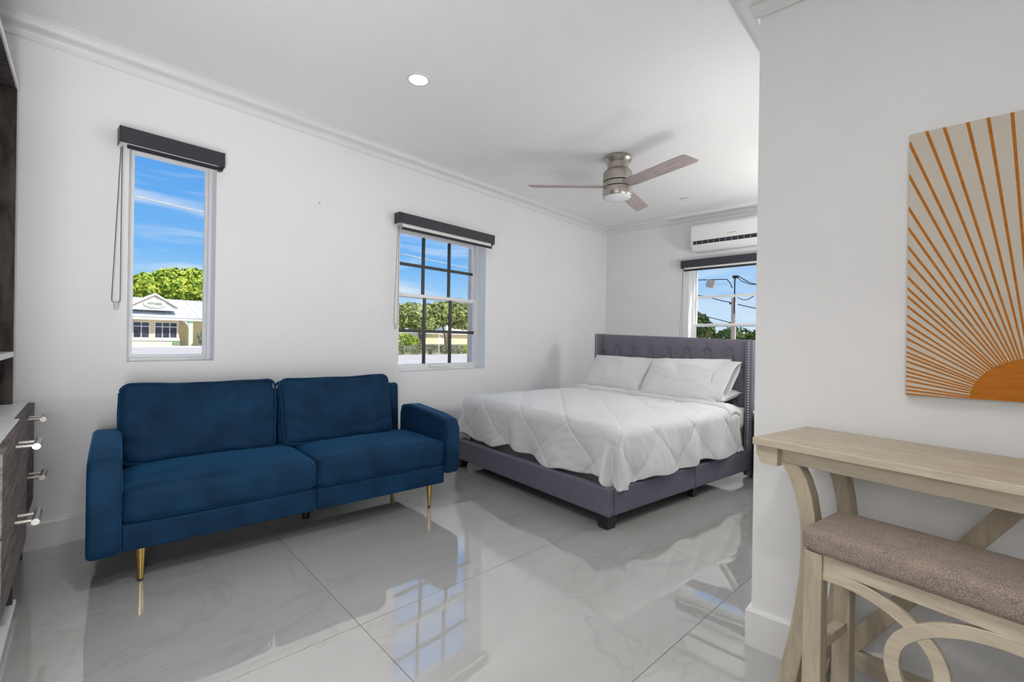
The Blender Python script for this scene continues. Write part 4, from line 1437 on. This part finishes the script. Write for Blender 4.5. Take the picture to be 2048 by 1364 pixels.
# --- street seen through the grid window
hd = tag(empty('hedge', (28, 39, GZ)), 'long clipped olive hedge along the street', 'hedge')
hb = []
for k in range(22):
    hb.append((-6.4 + k * 0.55, 0.05 * math.sin(k * 2.1), 0.50 + 0.03 * math.sin(k * 1.7), 0.48, 0.55, 0.50))
flat_mesh(leaves(hb, 9500, 0.085, 21, 0.55), 'foliage', 'leaf_olive', hd)
G().box(-6.7, 5.4, -0.32, 0.32, 0.02, 0.74).build('hedge_core', 'leaf_olive', hd)
tree('street_tree', 'green street tree behind the hedge at the edge of the grid window', (27.5, 46, GZ), [(27.0, 46, 3.9, 2.3, 1.8, 1.6), (29.6, 46, 3.7, 2.2, 1.8, 1.6), (28.2, 45.5, 2.6, 2.4, 1.5, 0.9)], 'leaf_mid', 5200, 0.20, 31, 0.14, group='street trees behind the hedge')
tree('street_tree', 'green street tree in the middle of the row behind the hedge', (33.4, 46, GZ), [(32.4, 46, 3.9, 2.4, 1.8, 1.55), (34.8, 46.4, 3.8, 2.0, 1.8, 1.6), (33.2, 45.5, 2.8, 1.9, 1.5, 0.9)], 'leaf_mid', 5200, 0.20, 37, 0.15, group='street trees behind the hedge')
tree('street_tree', 'forked green street tree in front of the pale house', (37.0, 45.6, GZ), [(36.3, 46, 4.3, 2.0, 1.8, 1.5), (39.0, 46.4, 4.6, 2.1, 1.8, 1.9), (40.2, 46, 3.6, 1.4, 1.4, 1.2)], 'leaf_mid', 5200, 0.20, 41, 0.17, group='street trees behind the hedge', stems=[(-0.7, 0.2, 4.0), (0.9, 0.2, 4.2), (1.8, 0.4, 4.6)])
tree('street_shrub', 'round green shrub left of the hedge trees', (28.8, 42.5, GZ), [(28.4, 42.5, 0.9, 1.5, 1.0, 0.9), (29.6, 42.5, 0.7, 1.1, 0.9, 0.8)], 'leaf_bright', 1500, 0.13, 51, 0.05, 'shrub')
tree('street_shrub', 'low green shrub at the right end of the hedge', (35.0, 39.2, GZ), [(34.8, 39.2, 0.05, 1.0, 0.7, 0.55), (36.0, 39.4, 0.0, 0.8, 0.6, 0.45)], 'leaf_bright', 900, 0.10, 53, 0.04, 'shrub')
hs = tag(empty('street_house', (38, 53, GZ)), 'pale cream house behind the street trees', 'house')
box('wall', (0, 16, 0, 4, 0.9, 2.45), 'bldg_cream', hs)
box('skirting_course', (-0.05, 16, -0.05, 4, 0, 0.9), 'stone_skirt', hs)
box('upper_wall', (6.2, 16, 1.5, 6, 2.45, 5.2), 'bldg_white', hs)
G().prism([(-0.6, 2.45), (4.6, 2.45), (4.6, 2.62), (-0.6, 2.62)], -0.4, 4.2, 'y').build('roof', 'metal_roof', hs) if False else None
G().prism([(5.6, 5.2), (16.5, 5.2), (16.5, 6.2), (8.6, 6.2)], 1.0, 6.5, 'y').build('roof', 'metal_roof', hs)
box('eave_beam', (0, 16, -0.5, 0, 2.38, 2.55), 'bldg_white', hs)
sgn = tag(empty('street_sign', (29.55, 37.6, GZ)), 'thin white post with small sign plate by the hedge', 'sign')
G().tube([(0, 0, 0), (0, 0, 2.1)], 0.035, 8).build('post', 'bldg_white', sgn)
box('plate', (-0.16, 0.30, -0.03, 0.0, 1.15, 1.75), 'bldg_white', sgn, 0.01)

# tan outer casing beside the grid window
cs_ = tag(box('trim_3', (3.185, 3.30, YW + TH, YW + TH + 0.13, 0.70, 2.12), 'tan_stucco'), kind='structure')
tag(box('trim_4', (XF + TH, XF + TH + 0.03, 1.0, 1.165, 0.70, 2.12), 'tan_stucco'), kind='structure')

# --- cables
def cable(label, pts, r=0.018, m='cable', sag=0.0):
    P_ = []
    for a, b in zip(pts[:-1], pts[1:]):
        a, b = Vector(a), Vector(b)
        for k in range(10):
            t = k / 10
            p = a.lerp(b, t)
            p.z -= sag * 4 * t * (1 - t)
            P_.append(p)
    P_.append(Vector(pts[-1]))
    o = G().tube(P_, r, 6).build('utility_cable', m, smooth=60)
    return tag(o, label, 'cable', 'overhead utility cables')
cable('pale overhead cable crossing the sky of the tall window', [(-14, 15, 5.25), (2.0, 15, 4.60), (3.4, 15, 4.52), (6.5, 15, 4.42)], 0.016, 'pale_cable')
cable('upper overhead cable across the top panes of the grid window', [(6.6, 15, 5.22), (9.85, 15, 5.17), (13.47, 15, 5.08), (24, 15, 4.9)], 0.014, 'pale_cable')
cable('lower overhead cable across the upper panes of the grid window', [(6.6, 15.2, 4.45), (9.87, 15.2, 4.37), (13.48, 15.2, 4.24), (24, 15.2, 3.95)], 0.014, 'pale_cable')

for px_ in (6.55, 24.1):
    up_ = tag(empty('utility_pole', (px_, 15.12, GZ)), 'wooden utility pole carrying the street cables, ' + ('between the two window views' if px_ < 10 else 'down the street'), 'pole', 'utility poles of the street')
    G().lathe([(0.13, 0), (0.10, 6.4)], 14).build('post', 'bark', up_, smooth=40)
    box('cross_arm', (-0.06, 0.06, -0.6, 0.6, 5.6, 5.72), 'bark', up_)

# --- service pole seen through the window behind the bed (x = 22 m)
pl = tag(empty('service_pole', (22, 6.78, GZ)), 'tan concrete service pole with thin mast behind the headboard window', 'pole')
box('post', (-0.09, 0.09, -0.085, 0.085, 0, 3.62), 'concrete', pl, 0.01)
G().tube([(-0.12, -0.06, 2.9), (-0.12, -0.06, 4.45)], 0.028, 8).build('mast', 'cable', pl)
G().tube([(-0.12, -0.06, 4.45), (-0.12, -0.10, 4.52), (-0.12, -0.22, 4.52)], 0.04, 8).build('mast_elbow', 'cable', pl)
box('weatherhead', (-0.2, -0.04, -0.20, 0.02, 4.48, 4.60), 'cable', pl, 0.01)
box('conduit', (-0.13, -0.09, -0.12, -0.07, 2.6, 3.45), 'bldg_white', pl)
for z in (3.38, 2.48):
    box('insulator', (-0.11, 0.1, 0.085, 0.17, z - 0.05, z + 0.04), 'cable', pl, 0.01)
tgb = tag(empty('cable_box', (22, 7.86, 3.70)), 'brown junction box hanging from the cable near the service pole', 'junction box')
tgb.rotation_euler = (R(14), 0, 0)
box('body', (-0.1, 0.1, -0.17, 0.17, 0, 0.36), 'concrete', tgb, 0.015)
box('flap', (-0.112, -0.1, -0.15, 0.15, 0.02, 0.22), 'concrete', tgb, 0.005)
cable('twisted cable holding the brown junction box', [(22, 9.6, 4.14), (22, 8.2, 4.09), (22, 7.1, 4.03), (22, 6.95, 3.85), (22, 6.86, 3.62)], 0.022)
cable('cable dropping from the sky to the middle of the service pole', [(22, 9.0, 3.55), (22, 7.9, 3.28), (22, 6.95, 2.98)], 0.022, sag=0.03)
cable('cable leaving the service pole towards the partition', [(22, 6.62, 2.87), (22, 6.1, 2.72), (22, 3.0, 1.9)], 0.022)
cable('lowest cable meeting the service pole above the tree tops', [(22, 9.0, 2.62), (22, 7.6, 2.25), (22, 6.95, 2.06)], 0.02)
cable('looped cable coming off the mast of the service pole', [(21.9, 6.62, 4.08), (21.9, 6.25, 3.80), (21.9, 5.85, 3.72), (21.9, 5.75, 3.4), (21.9, 6.2, 3.05), (21.9, 6.6, 3.18)], 0.018, sag=0.05)
cable('slanting cable from the mast head towards the partition', [(21.9, 6.58, 4.12), (21.9, 6.1, 3.78), (21.9, 5.6, 3.62), (21.9, 3.0, 2.9)], 0.022)
far = []
for k, (y, h, w) in enumerate(((17.6, 3.15, 0.95), (14.6, 1.9, 1.6), (12.2, 1.75, 1.7), (9.8, 1.85, 1.7), (7.4, 1.7, 1.8))):
    lab = ['taller dark tree at the edge of the headboard window', 'dark green tree of the far row, next to the taller one', 'dark green tree of the far row, behind the service pole', 'dark green tree of the far row, seen beside the partition corner', 'dark green tree of the far row, beyond the partition corner'][k]
    yy = y - 2.0
    tree('far_tree', lab, (41, yy, GZ), [(41, yy, h - 0.5, 1.4, w, 1.15), (41.6, yy + 0.8, h - 0.8, 1.3, w * 0.8, 1.1), (40.8, yy - 0.7, h - 1.0, 1.2, w * 0.8, 1.0)], 'leaf_dark', 2600, 0.16, 60 + k, 0.12, group='far row of dark trees')
